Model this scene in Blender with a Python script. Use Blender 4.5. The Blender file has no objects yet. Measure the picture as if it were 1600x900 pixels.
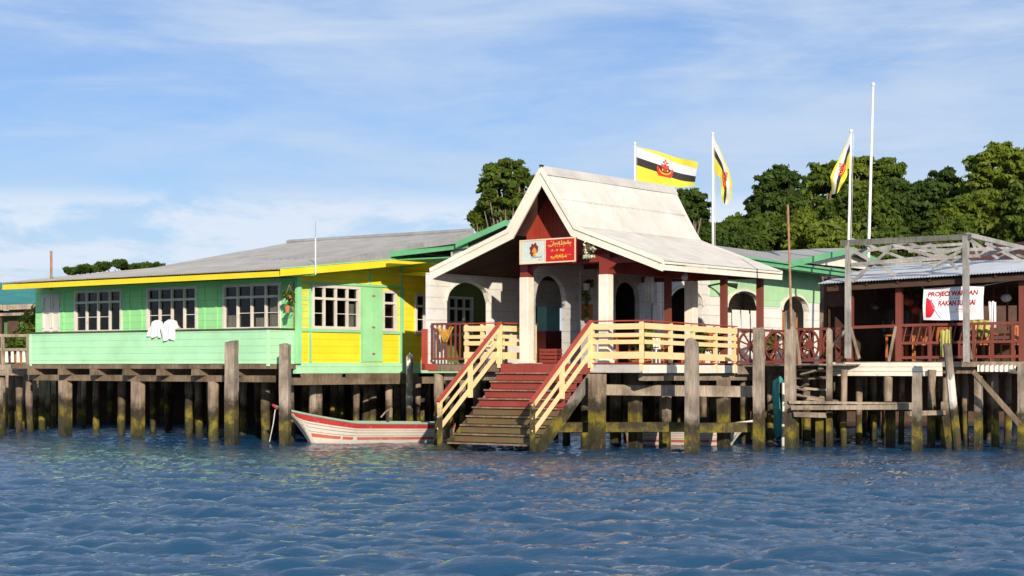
import bpy, bmesh, math, random
import numpy as np
from mathutils import Vector, Matrix
R = math.radians
random.seed(11)
rng = np.random.default_rng(11)
S = bpy.context.scene
C = S.collection

# ------------------------------------------------------------------ camera, sky, sun, exposure
F, HZ, CH = 2800.0, 572.0, 2.2            # focal length in photo pixels, horizon row, eye height over the water
cam = bpy.data.cameras.new('camera')
cam.sensor_width = 36; cam.lens = 36 * F / 1600
cam.shift_y = (HZ - 450) / 1600
cam.clip_start = 0.5; cam.clip_end = 8000
co = bpy.data.objects.new('camera', cam); C.objects.link(co)
co.location = (0, 0, CH); co.rotation_euler = (R(90), 0, 0)
S.camera = co
SUN_DIR = Vector((0.191, -0.9816, 0)); SUN_EL = R(17.5)
sv = Vector((SUN_DIR.x * math.cos(SUN_EL), SUN_DIR.y * math.cos(SUN_EL), math.sin(SUN_EL)))
sl = bpy.data.lights.new('sun', 'SUN'); sl.energy = 5.0; sl.angle = R(0.55); sl.color = (1, 0.89, 0.73)
so = bpy.data.objects.new('sun', sl); C.objects.link(so)
so.rotation_euler = (-sv).to_track_quat('-Z', 'Y').to_euler(); so.location = (20, -60, 40)

w = bpy.data.worlds.new('World'); S.world = w; w.use_nodes = True
nt = w.node_tree; N = nt.nodes; Lk = nt.links; N.clear()
def nd(t, **k):
    n = N.new(t)
    for a, b in k.items(): setattr(n, a, b)
    return n
out = nd('ShaderNodeOutputWorld')
sky = nd('ShaderNodeTexSky', sky_type='NISHITA', sun_disc=False)
sky.sun_elevation = SUN_EL; sky.sun_rotation = math.atan2(SUN_DIR.x, SUN_DIR.y)
sky.air_density = 1.0; sky.dust_density = 0.15; sky.ozone_density = 3.0; sky.altitude = 0
bg = nd('ShaderNodeBackground'); bg.inputs[1].default_value = 0.105
tint = nd('ShaderNodeMix', data_type='RGBA', blend_type='MULTIPLY'); tint.inputs[0].default_value = 1.0
tint.inputs[7].default_value = (0.66, 0.74, 0.98, 1); Lk.new(sky.outputs[0], tint.inputs[6])
Lk.new(tint.outputs[2], bg.inputs[0])
tc = nd('ShaderNodeTexCoord')
def cloud(scale, loc, nscale, detail, rough, dist, lo, hi):
    mp = nd('ShaderNodeMapping'); mp.inputs['Scale'].default_value = scale; mp.inputs['Location'].default_value = loc
    Lk.new(tc.outputs['Generated'], mp.inputs['Vector'])
    n = nd('ShaderNodeTexNoise'); n.inputs['Scale'].default_value = nscale; n.inputs['Detail'].default_value = detail
    n.inputs['Roughness'].default_value = rough; n.inputs['Distortion'].default_value = dist
    Lk.new(mp.outputs[0], n.inputs['Vector'])
    r = nd('ShaderNodeMapRange', interpolation_type='SMOOTHSTEP')
    r.inputs['From Min'].default_value = lo; r.inputs['From Max'].default_value = hi
    Lk.new(n.outputs['Fac'], r.inputs['Value'])
    return r.outputs[0]
def mth(op, a, b=None, clamp=False):
    m = nd('ShaderNodeMath', operation=op, use_clamp=clamp)
    for i, x in enumerate((a, b)):
        if x is None: continue
        if isinstance(x, (int, float)): m.inputs[i].default_value = x
        else: Lk.new(x, m.inputs[i])
    return m.outputs[0]
sep = nd('ShaderNodeSeparateXYZ'); Lk.new(tc.outputs['Generated'], sep.inputs[0])
c1 = cloud((1.5, 1.5, 6.5), (3.1, 0.2, 0.4), 2.7, 10, 0.60, 0.5, 0.30, 0.68)     # broad soft veil
c2 = cloud((2.6, 2.6, 22), (0.7, 1.3, 0.15), 2.4, 10, 0.62, 0.9, 0.45, 0.78)   # thin streaks
c3 = cloud((4.0, 4.0, 13), (2.6, 0.4, 0.8), 3.0, 10, 0.60, 0.3, 0.36, 0.52)   # low cumulus bank
def band(z0, z1, z2, z3):
    a = nd('ShaderNodeMapRange', interpolation_type='SMOOTHSTEP'); a.inputs['From Min'].default_value = z0; a.inputs['From Max'].default_value = z1
    b = nd('ShaderNodeMapRange', interpolation_type='SMOOTHSTEP'); b.inputs['From Min'].default_value = z2; b.inputs['From Max'].default_value = z3
    b.inputs['To Min'].default_value = 1; b.inputs['To Max'].default_value = 0
    Lk.new(sep.outputs[2], a.inputs[0]); Lk.new(sep.outputs[2], b.inputs[0])
    return mth('MULTIPLY', a.outputs[0], b.outputs[0])
low = mth('MULTIPLY', c3, band(-0.02, 0.03, 0.084, 0.102))
tot = mth('ADD', mth('MULTIPLY', c1, 0.74), mth('MULTIPLY', c2, 0.34))
high = nd('ShaderNodeMapRange', interpolation_type='SMOOTHSTEP'); high.inputs['From Min'].default_value = 0.16; high.inputs['From Max'].default_value = 0.5; Lk.new(sep.outputs[2], high.inputs[0])
tot = mth('ADD', mth('ADD', tot, 0.12), mth('MULTIPLY', high.outputs[0], 0.22), True)   # thin haze, plus unseen overhead veil added to brighten water reflections
cb = nd('ShaderNodeBackground'); cb.inputs[0].default_value = (0.56, 0.68, 0.86, 1); cb.inputs[1].default_value = 0.92
mx = nd('ShaderNodeMixShader'); Lk.new(tot, mx.inputs[0]); Lk.new(bg.outputs[0], mx.inputs[1]); Lk.new(cb.outputs[0], mx.inputs[2])
cb2 = nd('ShaderNodeBackground'); cb2.inputs[0].default_value = (0.70, 0.77, 0.88, 1); cb2.inputs[1].default_value = 0.98
mx2 = nd('ShaderNodeMixShader'); Lk.new(mth('MULTIPLY', low, 0.85), mx2.inputs[0]); Lk.new(mx.outputs[0], mx2.inputs[1]); Lk.new(cb2.outputs[0], mx2.inputs[2])
Lk.new(mx2.outputs[0], out.inputs[0])
S.view_settings.view_transform = 'Standard'; S.view_settings.look = 'None'
S.view_settings.exposure = 0.16; S.view_settings.gamma = 1; S.view_settings.use_curve_mapping = False
S.render.engine = 'CYCLES'

# ------------------------------------------------------------------ helpers
class Fr:
    """A building's own axes on the ground: x along its front (to the right), y into depth."""
    def __init__(s, ox, oy, deg):
        a = R(deg); s.o = Vector((ox, oy, 0)); s.d = Vector((math.cos(a), -math.sin(a), 0)); s.e = Vector((math.sin(a), math.cos(a), 0))
    def p(s, x, y, z): return s.o + s.d * x + s.e * y + Vector((0, 0, z))
    def _r(s, u, v, n, c):
        k = (u - 800) / F; m = (HZ - v) / F
        Y = (c + s.o.dot(n)) / (k * n.x + n.y)
        q = Vector((k * Y, Y, 0)) - s.o
        return q.dot(s.d), q.dot(s.e), CH + m * Y
    def ay(s, u, v, y): return s._r(u, v, s.e, y)
    def ax(s, u, v, x): return s._r(u, v, s.d, x)
W0 = Fr(0, 0, 0)
PF = Fr(0.82, 48.15, 36)      # gabled porch, jetty, arcade
LF = Fr(-6.48, 50.0, 38)      # green and yellow house
RF = Fr(9.3, 50.3, 33)        # open restaurant
def at(u, v, Y): return Vector(((u - 800) / F * Y, Y, CH + (HZ - v) / F * Y))

class MB:
    def __init__(s): s.v = []; s.f = []; s.uv = None
    def add(s, vs, fs):
        k = len(s.v); s.v += [tuple(q) for q in vs]; s.f += [tuple(i + k for i in f) for f in fs]; return s
    def hexa(s, q):
        return s.add(q, [(0, 3, 2, 1), (4, 5, 6, 7), (0, 1, 5, 4), (1, 2, 6, 5), (2, 3, 7, 6), (3, 0, 4, 7)])
    def box(s, fr, x0, x1, y0, y1, z0, z1):
        return s.hexa([fr.p(x0, y0, z0), fr.p(x1, y0, z0), fr.p(x1, y1, z0), fr.p(x0, y1, z0), fr.p(x0, y0, z1), fr.p(x1, y0, z1), fr.p(x1, y1, z1), fr.p(x0, y1, z1)])
    def pbox(s, pl, s0, s1, z0, z1, o0, o1):
        return s.hexa([pl(s0, z0, o0), pl(s1, z0, o0), pl(s1, z0, o1), pl(s0, z0, o1), pl(s0, z1, o0), pl(s1, z1, o0), pl(s1, z1, o1), pl(s0, z1, o1)])
    def beam(s, a, b, wd, h, up=(0, 0, 1), jit=0.0, tw=None):
        a = Vector(a); b = Vector(b); t = (b - a).normalized(); up = Vector(up)
        if abs(t.dot(up)) > 0.99: up = Vector((0.6, 0.8, 0)) if tw is None else Vector(tw)
        r = t.cross(up).normalized(); u2 = r.cross(t)
        J = lambda: Vector((random.uniform(-jit, jit), random.uniform(-jit, jit), random.uniform(-jit, jit)))
        q = []
        for c in (a, b):
            for x, y in ((-1, -1), (1, -1), (1, 1), (-1, 1)): q.append(c + r * (x * wd / 2) + u2 * (y * h / 2) + J())
        return s.hexa(q)
    def tube(s, pts, rs, n=8, cap=True):
        pts = [Vector(p) for p in pts]
        if not isinstance(rs, (list, tuple)): rs = [rs] * len(pts)
        k = len(s.v); ref = None
        for i, p in enumerate(pts):
            t = (pts[min(i + 1, len(pts) - 1)] - pts[max(i - 1, 0)]).normalized()
            if ref is None: ref = t.orthogonal().normalized()
            ref = (ref - t * ref.dot(t)).normalized(); b = t.cross(ref)
            for j in range(n):
                a = 2 * math.pi * j / n
                s.v.append(tuple(p + (ref * math.cos(a) + b * math.sin(a)) * rs[i]))
        for i in range(len(pts) - 1):
            for j in range(n):
                s.f.append((k + i * n + j, k + i * n + (j + 1) % n, k + (i + 1) * n + (j + 1) % n, k + (i + 1) * n + j))
        if cap:
            s.f.append(tuple(k + j for j in reversed(range(n)))); s.f.append(tuple(k + (len(pts) - 1) * n + j for j in range(n)))
        return s
    def slab(s, pts, off):
        n = len(pts); off = Vector(off); a = [Vector(p) for p in pts]; q = a + [p + off for p in a]
        return s.add(q, [tuple(range(n)), tuple(reversed(range(n, 2 * n)))] + [(i, i + n, (i + 1) % n + n, (i + 1) % n) for i in range(n)])
    def ball(s, c, r, n=8, m=6, sq=1.0):
        c = Vector(c); k = len(s.v)
        for i in range(m + 1):
            th = math.pi * i / m
            for j in range(n):
                a = 2 * math.pi * j / n
                s.v.append((c.x + r * math.sin(th) * math.cos(a), c.y + r * math.sin(th) * math.sin(a), c.z + r * sq * math.cos(th)))
        for i in range(m):
            for j in range(n): s.f.append((k + i * n + j, k + i * n + (j + 1) % n, k + (i + 1) * n + (j + 1) % n, k + (i + 1) * n + j))
        return s
    def sheet(s, a, b, c, d, waves, amp=0.014, rows=6):
        """corrugated sheet: a-b the eave, d-c the ridge, ribs run from eave to ridge"""
        a, b, c, d = map(Vector, (a, b, c, d)); nrm = (b - a).cross(d - a).normalized()
        if nrm.z < 0: nrm = -nrm
        nx = waves * 4; k = len(s.v)
        for j in range(rows + 1):
            t = j / rows
            for i in range(nx + 1):
                x = i / nx
                p = (a * (1 - x) + b * x) * (1 - t) + (d * (1 - x) + c * x) * t
                s.v.append(tuple(p + nrm * (amp * math.sin(2 * math.pi * waves * x) + 0.012 * math.sin(9 * x + 5 * t) * t)))
        for j in range(rows):
            for i in range(nx): q = k + j * (nx + 1) + i; s.f.append((q, q + 1, q + nx + 2, q + nx + 1))
        return s
    def wall(s, pl, s0, s1, z0, z1, t, ops=()):
        """solid wall of thickness t behind pl's plane with arched or square openings (a, b, sill, spring, top)"""
        cur = s0
        for a, b, zb, zs, zt in sorted(ops):
            if a > cur: s.pbox(pl, cur, a, z0, z1, -t, 0)
            if zb > z0: s.pbox(pl, a, b, z0, zb, -t, 0)
            n = 1 if zs >= zt else 14; cc = (a + b) / 2; hw = (b - a) / 2
            zz = lambda x: zt if n == 1 else zs + (zt - zs) * math.sqrt(max(0, 1 - ((x - cc) / hw) ** 2))
            for i in range(n):
                x0 = a + (b - a) * i / n; x1 = a + (b - a) * (i + 1) / n
                s.hexa([pl(x0, zz(x0), -t), pl(x1, zz(x1), -t), pl(x1, zz(x1), 0), pl(x0, zz(x0), 0), pl(x0, z1, -t), pl(x1, z1, -t), pl(x1, z1, 0), pl(x0, z1, 0)])
            cur = b
        if cur < s1: s.pbox(pl, cur, s1, z0, z1, -t, 0)
        return s
    def build(s, name, m, parent=None, smooth=False, bevel=0):
        base = Vector((0, 0, 0)); q = parent
        while q is not None: base += q.location; q = q.parent
        me = bpy.data.meshes.new(name)
        me.from_pydata([(x - base.x, y - base.y, z - base.z) for x, y, z in s.v], [], s.f)
        bm = bmesh.new(); bm.from_mesh(me); bmesh.ops.recalc_face_normals(bm, faces=bm.faces); bm.to_mesh(me); bm.free()
        if smooth: me.polygons.foreach_set('use_smooth', [True] * len(me.polygons))
        me.materials.append(m); me.update()
        o = bpy.data.objects.new(name, me); C.objects.link(o); o.parent = parent
        if bevel:
            b = o.modifiers.new('bevel', 'BEVEL'); b.width = bevel; b.segments = 1; b.limit_method = 'ANGLE'
        return o
def thing(name, label, cat, loc, group=None):
    o = bpy.data.objects.new(name, None); C.objects.link(o); o.location = Vector(loc); o.empty_display_size = .3
    o['label'] = label; o['category'] = cat
    if group: o['group'] = group
    return o
def tag(o, label, cat, group=None):
    o['label'] = label; o['category'] = cat
    if group: o['group'] = group
    return o
def rebase(o, loc):
    """move a one-mesh thing's origin to its base"""
    loc = Vector(loc); o.data.transform(Matrix.Translation(-loc)); o.location = loc; return o
def struct(o): o['kind'] = 'structure'; return o
def dup(o, loc, rz=None, label=None):
    r = o.copy(); C.objects.link(r); r.location = loc
    if rz is not None: r.rotation_euler = (0, 0, rz)
    if label: r['label'] = label
    for ch in list(o.children):
        c = ch.copy(); C.objects.link(c); c.parent = r
        for g in list(ch.children):
            k = g.copy(); C.objects.link(k); k.parent = c
    return r

# ------------------------------------------------------------------ materials
M = {}
class NT:
    def __init__(s, name):
        s.m = bpy.data.materials.new(name); s.m.use_nodes = True; s.t = s.m.node_tree
        s.b = s.t.nodes['Principled BSDF']; s.o = s.t.nodes['Material Output']
    def n(s, t, ins=None, **k):
        q = s.t.nodes.new(t)
        for a, b in k.items(): setattr(q, a, b)
        for a, b in (ins or {}).items():
            if hasattr(b, 'is_linked') or hasattr(b, 'links'): s.t.links.new(b, q.inputs[a])
            else: q.inputs[a].default_value = b
        return q
    def ln(s, a, b): s.t.links.new(a, b)
    def pos(s): return s.n('ShaderNodeNewGeometry').outputs['Position']
    def noise(s, vec, scale, detail=6, rough=0.6, stretch=None, dist=0):
        if stretch:
            mp = s.n('ShaderNodeMapping'); mp.inputs['Scale'].default_value = stretch; s.ln(vec, mp.inputs[0]); vec = mp.outputs[0]
        q = s.n('ShaderNodeTexNoise', {'Scale': scale, 'Detail': detail, 'Roughness': rough, 'Distortion': dist}); s.ln(vec, q.inputs['Vector'])
        return q.outputs['Fac']
    def ramp(s, fac, lo, hi):
        q = s.n('ShaderNodeMapRange'); q.inputs['From Min'].default_value = lo; q.inputs['From Max'].default_value = hi
        s.ln(fac, q.inputs[0]); return q.outputs[0]
    def mix(s, fac, a, b, bt='MIX'):
        q = s.n('ShaderNodeMix', data_type='RGBA', blend_type=bt)
        for i, x in ((0, fac), (6, a), (7, b)):
            if isinstance(x, (int, float)): q.inputs[i].default_value = x
            elif isinstance(x, tuple): q.inputs[i].default_value = (*x[:3], 1)
            else: s.ln(x, q.inputs[i])
        return q.outputs[2]
    def math(s, op, a, b=0.0):
        q = s.n('ShaderNodeMath', operation=op)
        for i, x in enumerate((a, b)):
            if isinstance(x, (int, float)): q.inputs[i].default_value = x
            else: s.ln(x, q.inputs[i])
        return q.outputs[0]
    def bump(s, h, strength=0.3, dist=0.02):
        q = s.n('ShaderNodeBump', {'Strength': strength, 'Distance': dist}); s.ln(h, q.inputs['Height']); s.ln(q.outputs[0], s.b.inputs['Normal'])
    def done(s, col, rough=0.6, spec=0.3):
        if isinstance(col, tuple): s.b.inputs['Base Color'].default_value = (*col[:3], 1)
        else: s.ln(col, s.b.inputs['Base Color'])
        if isinstance(rough, (int, float)): s.b.inputs['Roughness'].default_value = rough
        else: s.ln(rough, s.b.inputs['Roughness'])
        s.b.inputs['Specular IOR Level'].default_value = spec
        return s.m
def paint(name, col, wear=0.25, wearcol=(0.32, 0.28, 0.22), board=0.0, fade=0.18, rough=0.55, streak=True):
    """old exterior paint: faded patches, chipped spots, rain streaks and board joints"""
    t = NT(name); p = t.pos()
    big = t.noise(p, 0.9, 5, 0.6)
    c = t.mix(t.ramp(big, 0.3, 0.75), tuple(x * (1 - fade) for x in col), tuple(min(1, x * (1 + fade * .5) + .015) for x in col))
    st = t.noise(p, 2.6, 6, 0.7, (4, 4, 0.35))
    if streak: c = t.mix(t.math('MULTIPLY', t.ramp(st, 0.52, 0.85), wear * 1.3), c, tuple(x * .55 + y * .25 for x, y in zip(col, wearcol)))
    ch = t.noise(p, 7, 8, 0.72)
    c = t.mix(t.math('MULTIPLY', t.ramp(ch, 0.60 - wear * .12, 0.70 - wear * .1), min(1, wear * 2)), c, wearcol)
    h = t.math('MULTIPLY', t.noise(p, 22, 4, 0.6), 0.25)
    if board:
        z = t.n('ShaderNodeSeparateXYZ'); t.ln(p, z.inputs[0])
        wob = t.math('MULTIPLY', t.noise(p, 0.6, 2), 0.03)
        fr = t.math('FRACT', t.math('DIVIDE', t.math('ADD', z.outputs[2], wob), board))
        wn = t.n('ShaderNodeTexWhiteNoise', noise_dimensions='1D'); t.ln(t.math('FLOOR', t.math('DIVIDE', t.math('ADD', z.outputs[2], wob), board)), wn.inputs['W'])
        c = t.mix(t.math('MULTIPLY', wn.outputs['Value'], .16), c, tuple(x * .62 for x in col))
        lap = t.math('SUBTRACT', 1.0, fr)
        h = t.math('ADD', h, t.math('MULTIPLY', lap, 1.3))
        # darker line in the joint under each board
        c = t.mix(t.math('MULTIPLY', t.ramp(fr, 0.90, 1.0), 0.45), c, tuple(x * .5 for x in wearcol))
    t.bump(h, 0.55, 0.022)
    return t.done(c, rough)
def wood(name, a, b, rough=0.85, moss=False, peel=None, peel_low=False):
    """weathered timber; with moss: algae and wet tide marks by height over the water"""
    t = NT(name); p = t.pos()
    g = t.noise(p, 3.0, 8, 0.7, (5, 5, 0.6)); g2 = t.noise(p, 1.3, 4)
    c = t.mix(t.ramp(g, 0.3, 0.72), a, b)
    c = t.mix(t.ramp(g2, 0.42, 0.75), c, tuple(x * .45 for x in a))
    if peel:
        pk = t.noise(p, 3.2, 7, 0.65, (2, 2, .7)); q = t.n('ShaderNodeSeparateXYZ'); t.ln(p, q.inputs[0])
        pk = t.math('ADD', pk, t.ramp(q.outputs[2], 2.6, 1.2)) if peel_low else pk; c = t.mix(t.ramp(pk, 0.50, 0.54) if not peel_low else t.ramp(pk, .9, .97), c, peel)
    if moss:
        z = t.n('ShaderNodeSeparateXYZ'); t.ln(p, z.inputs[0])
        n1 = t.math('MULTIPLY', t.math('SUBTRACT', t.noise(p, 1.7, 5, .65), 0.5), 1.1)
        n2 = t.math('MULTIPLY', t.math('SUBTRACT', t.noise(p, 6.0, 5, .65), 0.5), 0.45)
        oi = t.n('ShaderNodeObjectInfo'); hh = t.math('ADD', t.math('ADD', z.outputs[2], t.math('MULTIPLY', t.math('SUBTRACT', oi.outputs['Random'], .5), .5)), t.math('ADD', n1, n2))
        cr = t.n('ShaderNodeValToRGB'); e = cr.color_ramp
        e.elements[0].position = 0; e.elements[0].color = (0.020, 0.020, 0.010, 1)
        e.elements[1].position = 1; e.elements[1].color = (0.07, 0.05, 0.035, 1)
        for po, cc in ((0.14, (0.035, 0.036, 0.012)), (0.24, (0.06, 0.06, 0.012)), (0.33, (0.21, 0.165, 0.014)), (0.43, (0.12, 0.10, 0.016)), (0.52, (0.035, 0.030, 0.017)), (0.75, (0.05, 0.037, 0.025))):
            q = e.elements.new(po); q.color = (*cc, 1)
        t.ln(t.ramp(hh, 0.0, 1.6), cr.inputs[0])
        fade = t.ramp(hh, 0.98, 1.30)
        pt_ = t.noise(p, 4.5, 7, .7, (1, 1, .6)); wet = t.mix(t.ramp(pt_, .46, .60), cr.outputs[0], (0.060, 0.043, 0.024)); pt2 = t.noise(p, 9, 4, .6)
        wet = t.mix(t.math('MULTIPLY', t.ramp(pt2, .62, .72), .5), wet, (0.20, 0.18, 0.12))
        c = t.mix(fade, wet, c)
    t.bump(g, 0.7, 0.02)
    return t.done(c, rough, 0.25)
def plain(name, col, rough=0.6, var=0.2, scale=3, spec=0.3, metal=0):
    t = NT(name); n = t.noise(t.pos(), scale, 6, .65)
    c = t.mix(t.ramp(n, .3, .7), tuple(x * (1 - var) for x in col), tuple(min(1, x * (1 + var * .6)) for x in col))
    t.b.inputs['Metallic'].default_value = metal; t.bump(n, .25, .01)
    return t.done(c, rough, spec)
def roofing(name, col, rust=(0.20, 0.09, 0.05), amt=0.35, rough=0.55):
    t = NT(name); p = t.pos()
    a = t.noise(p, 1.1, 8, .65); b = t.noise(p, 0.35, 3); s2 = t.noise(p, 2.5, 6, .7, (3, 3, .6))
    c = t.mix(t.ramp(a, .3, .7), tuple(x * .78 for x in col), tuple(min(1, x * 1.12) for x in col))
    c = t.mix(t.math('MULTIPLY', t.ramp(s2, .5, .75), amt), c, tuple(x * .5 for x in col))
    c = t.mix(t.math('MULTIPLY', t.ramp(b, .52, .70), amt), c, rust)
    t.bump(a, .2, .01)
    return t.done(c, rough, .35)
M['mint'] = paint('mint_paint', (0.42, 0.77, 0.45), 0.10, (0.30, 0.36, 0.26), board=0.2)
M['green'] = paint('light_green_paint', (0.31, 0.70, 0.31), 0.10, (0.22, 0.34, 0.18), board=0.2)
M['green_trim'] = paint('green_trim_paint', (0.28, 0.66, 0.34), 0.12, (0.2, 0.25, 0.15))
M['green_fascia'] = paint('dark_green_fascia', (0.13, 0.42, 0.20), 0.2, (0.2, 0.2, 0.12))
M['yellow'] = paint('yellow_paint', (0.93, 0.70, 0.02), 0.14, (0.45, 0.45, 0.14), board=0.2, fade=0.12)
M['yellow_trim'] = paint('yellow_trim_paint', (0.92, 0.63, 0.012), 0.16, (0.35, 0.22, 0.08), fade=0.12)
M['white'] = paint('white_wall_paint', (0.80, 0.77, 0.71), 0.30, (0.42, 0.40, 0.36), board=0.32)
M['white_trim'] = paint('white_trim_paint', (0.80, 0.74, 0.62), 0.22, (0.38, 0.32, 0.24))
M['frame'] = paint('window_frame_paint', (0.68, 0.63, 0.57), 0.22, (0.30, 0.2, 0.14))
M['cream'] = paint('cream_rail_paint', (0.85, 0.60, 0.30), 0.20, (0.50, 0.38, 0.2), fade=.1)
M['red'] = paint('red_step_paint', (0.28, 0.046, 0.036), 0.42, (0.16, 0.09, 0.06))
M['redcap'] = paint('red_cap_paint', (0.40, 0.055, 0.035), 0.22, (0.2, 0.1, 0.06))
M['darkred'] = paint('dark_red_timber', (0.22, 0.030, 0.020), 0.2, (0.09, .04, .03))
M['redboard'] = paint('red_gable_board', (0.34, 0.040, 0.020), 0.15, (0.12, .05, .03))
M['brownred'] = paint('brown_red_rail', (0.19, 0.045, 0.03), 0.25, (0.1, .07, .05))
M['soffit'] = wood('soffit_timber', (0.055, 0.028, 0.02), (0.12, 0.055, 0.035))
M['old'] = wood('weathered_timber', (0.19, 0.145, 0.105), (0.46, 0.375, 0.29))
M['pile'] = wood('stilt_timber', (0.16, 0.112, 0.075), (0.42, 0.33, 0.24), moss=True)
M['postwood'] = wood('mooring_post_timber', (0.19, 0.15, 0.115), (0.46, 0.38, 0.30), moss=True)
M['postwhite'] = wood('peeling_white_post', (0.17, 0.14, 0.11), (0.36, 0.31, 0.25), moss=True, peel=(0.72, .68, .62))
M['beamwood'] = wood('under_floor_timber', (0.12, 0.085, 0.055), (0.32, 0.235, 0.16))
M['postlow'] = wood('half_white_post', (0.17, 0.14, 0.11), (0.36, 0.31, 0.25), moss=True, peel=(0.62, .58, .52), peel_low=True)
M['stepwood'] = wood('stair_stringer_timber', (0.20, 0.18, 0.15), (0.42, 0.38, 0.33), moss=True)
M['roofgrey'] = roofing('grey_corrugated_roof', (0.29, 0.285, 0.285), (0.22, 0.2, 0.18), .5)
M['roofpale'] = roofing('pale_corrugated_roof', (0.53, 0.50, 0.46), (0.45, 0.40, 0.35), .14)
M['roofrust'] = roofing('rusty_green_roof', (0.22, 0.24, 0.21), (0.22, 0.10, 0.06), .9)
M['rooftin'] = roofing('bare_tin_roof', (0.42, 0.45, 0.50), (0.28, 0.22, 0.18), .3, .4)
M['roofteal'] = roofing('teal_roof', (0.09, 0.38, 0.36), (0.12, .25, .24), .3)
M['roofred'] = roofing('dull_red_roof', (0.15, 0.06, 0.055), (0.1, .06, .05), .5)
M['curtain'] = plain('white_curtain', (0.7, 0.68, 0.65), .9)
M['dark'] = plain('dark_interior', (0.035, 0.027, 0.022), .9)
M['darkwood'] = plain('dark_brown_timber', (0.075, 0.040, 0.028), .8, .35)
M['steel'] = wood('grey_flaking_steel', (0.26, 0.25, 0.23), (0.48, 0.46, 0.43), .7)
M['pole'] = plain('white_pole_paint', (0.75, 0.73, 0.70), .4, .12, 8)
M['rust'] = plain('rusty_iron', (0.33, 0.19, 0.11), .8, .4, 9)
M['cloth'] = plain('white_cotton', (0.82, 0.82, 0.84), .9, .06)
M['soil'] = plain('mud_ground', (0.09, 0.075, 0.045), .9, .4, 1)
M['terracotta'] = plain('terracotta', (0.45, 0.16, 0.07), .8)
M['plastic_white'] = plain('white_plastic', (0.75, .73, .68), .4, .05)
M['plastic_teal'] = plain('teal_plastic', (0.05, 0.30, 0.30), .45, .3, 4)
M['window_glimpse'] = plain('pale_teal_glimpse', (0.30, 0.62, 0.62), .4, .1)
M['orange_wood'] = plain('orange_varnished_wood', (0.42, 0.14, 0.04), .5, .3, 5)
M['olive'] = plain('olive_cloth', (0.45, 0.42, 0.12), .9, .3)
M['black'] = plain('black_paint', (0.02, .02, .02), .5)
M['boat_white'] = paint('boat_white_paint', (0.68, 0.62, 0.54), 0.32, (0.45, 0.33, 0.24))
M['boat_red'] = paint('boat_red_paint', (0.48, 0.035, 0.03), 0.30, (0.6, .3, .25))
M['boat_pink'] = paint('boat_bottom_red', (0.55, 0.12, 0.08), 0.25, (0.4, .25, .2))
M['boat_green'] = paint('boat_green_paint', (0.22, 0.36, 0.27), 0.2, (0.3, .3, .25))
M['boat_blue'] = paint('boat_blue_paint', (0.10, 0.36, 0.52), 0.2, (0.3, .3, .3))
def glass():
    t = NT('window_glass')
    gl = t.n('ShaderNodeBsdfGlossy', {'Color': (.85, .9, .95, 1), 'Roughness': .03})
    tr = t.n('ShaderNodeBsdfTransparent', {'Color': (.6, .6, .58, 1)})
    fz = t.n('ShaderNodeFresnel', {'IOR': 1.5}); m = t.n('ShaderNodeMixShader')
    t.ln(t.math('MULTIPLY', t.math('MULTIPLY', fz.outputs[0], .6), t.math('SUBTRACT', 1.0, t.n('ShaderNodeNewGeometry').outputs['Backfacing'])), m.inputs[0]); t.ln(tr.outputs[0], m.inputs[1]); t.ln(gl.outputs[0], m.inputs[2]); t.ln(m.outputs[0], t.o.inputs[0])
    return t.m
M['glass'] = glass()
def leafmat(name, a, b, yel):
    t = NT(name); p = t.pos(); oi = t.n('ShaderNodeObjectInfo')
    n = t.noise(p, .55, 4, .6); n2 = t.noise(p, 3.5, 3, .6)
    c = t.mix(t.ramp(n, .35, .68), a, b); c = t.mix(t.math('MULTIPLY', t.ramp(n2, .55, .8), .6), c, yel)
    c = t.mix(t.math('MULTIPLY', oi.outputs['Random'], .35), c, tuple(x * .55 for x in a))
    t.ln(c, t.b.inputs['Base Color']); t.b.inputs['Roughness'].default_value = .6; t.b.inputs['Specular IOR Level'].default_value = .25
    tl = t.n('ShaderNodeBsdfTranslucent'); t.ln(t.mix(1.0, c, (1.0, 1.0, .5), 'MULTIPLY'), tl.inputs[0])
    m = t.n('ShaderNodeMixShader', {0: .42}); t.ln(t.b.outputs[0], m.inputs[1]); t.ln(tl.outputs[0], m.inputs[2]); t.ln(m.outputs[0], t.o.inputs[0])
    return t.m
M['leaf_mid'] = leafmat('mid_green_leaves', (0.0671, 0.1098, 0.0146), (0.1586, 0.2257, 0.0244), (0.2684, 0.3050, 0.0366))
M['leaf_dark'] = leafmat('dark_green_leaves', (0.0427, 0.0793, 0.0122), (0.0976, 0.1586, 0.0220), (0.1708, 0.2196, 0.0305))
M['leaf_light'] = leafmat('light_green_leaves', (0.1220, 0.1708, 0.0195), (0.2318, 0.2928, 0.0293), (0.3660, 0.3782, 0.0427))
M['bark'] = wood('grey_bark', (0.16, 0.12, 0.08), (0.30, 0.25, 0.19))

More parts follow.
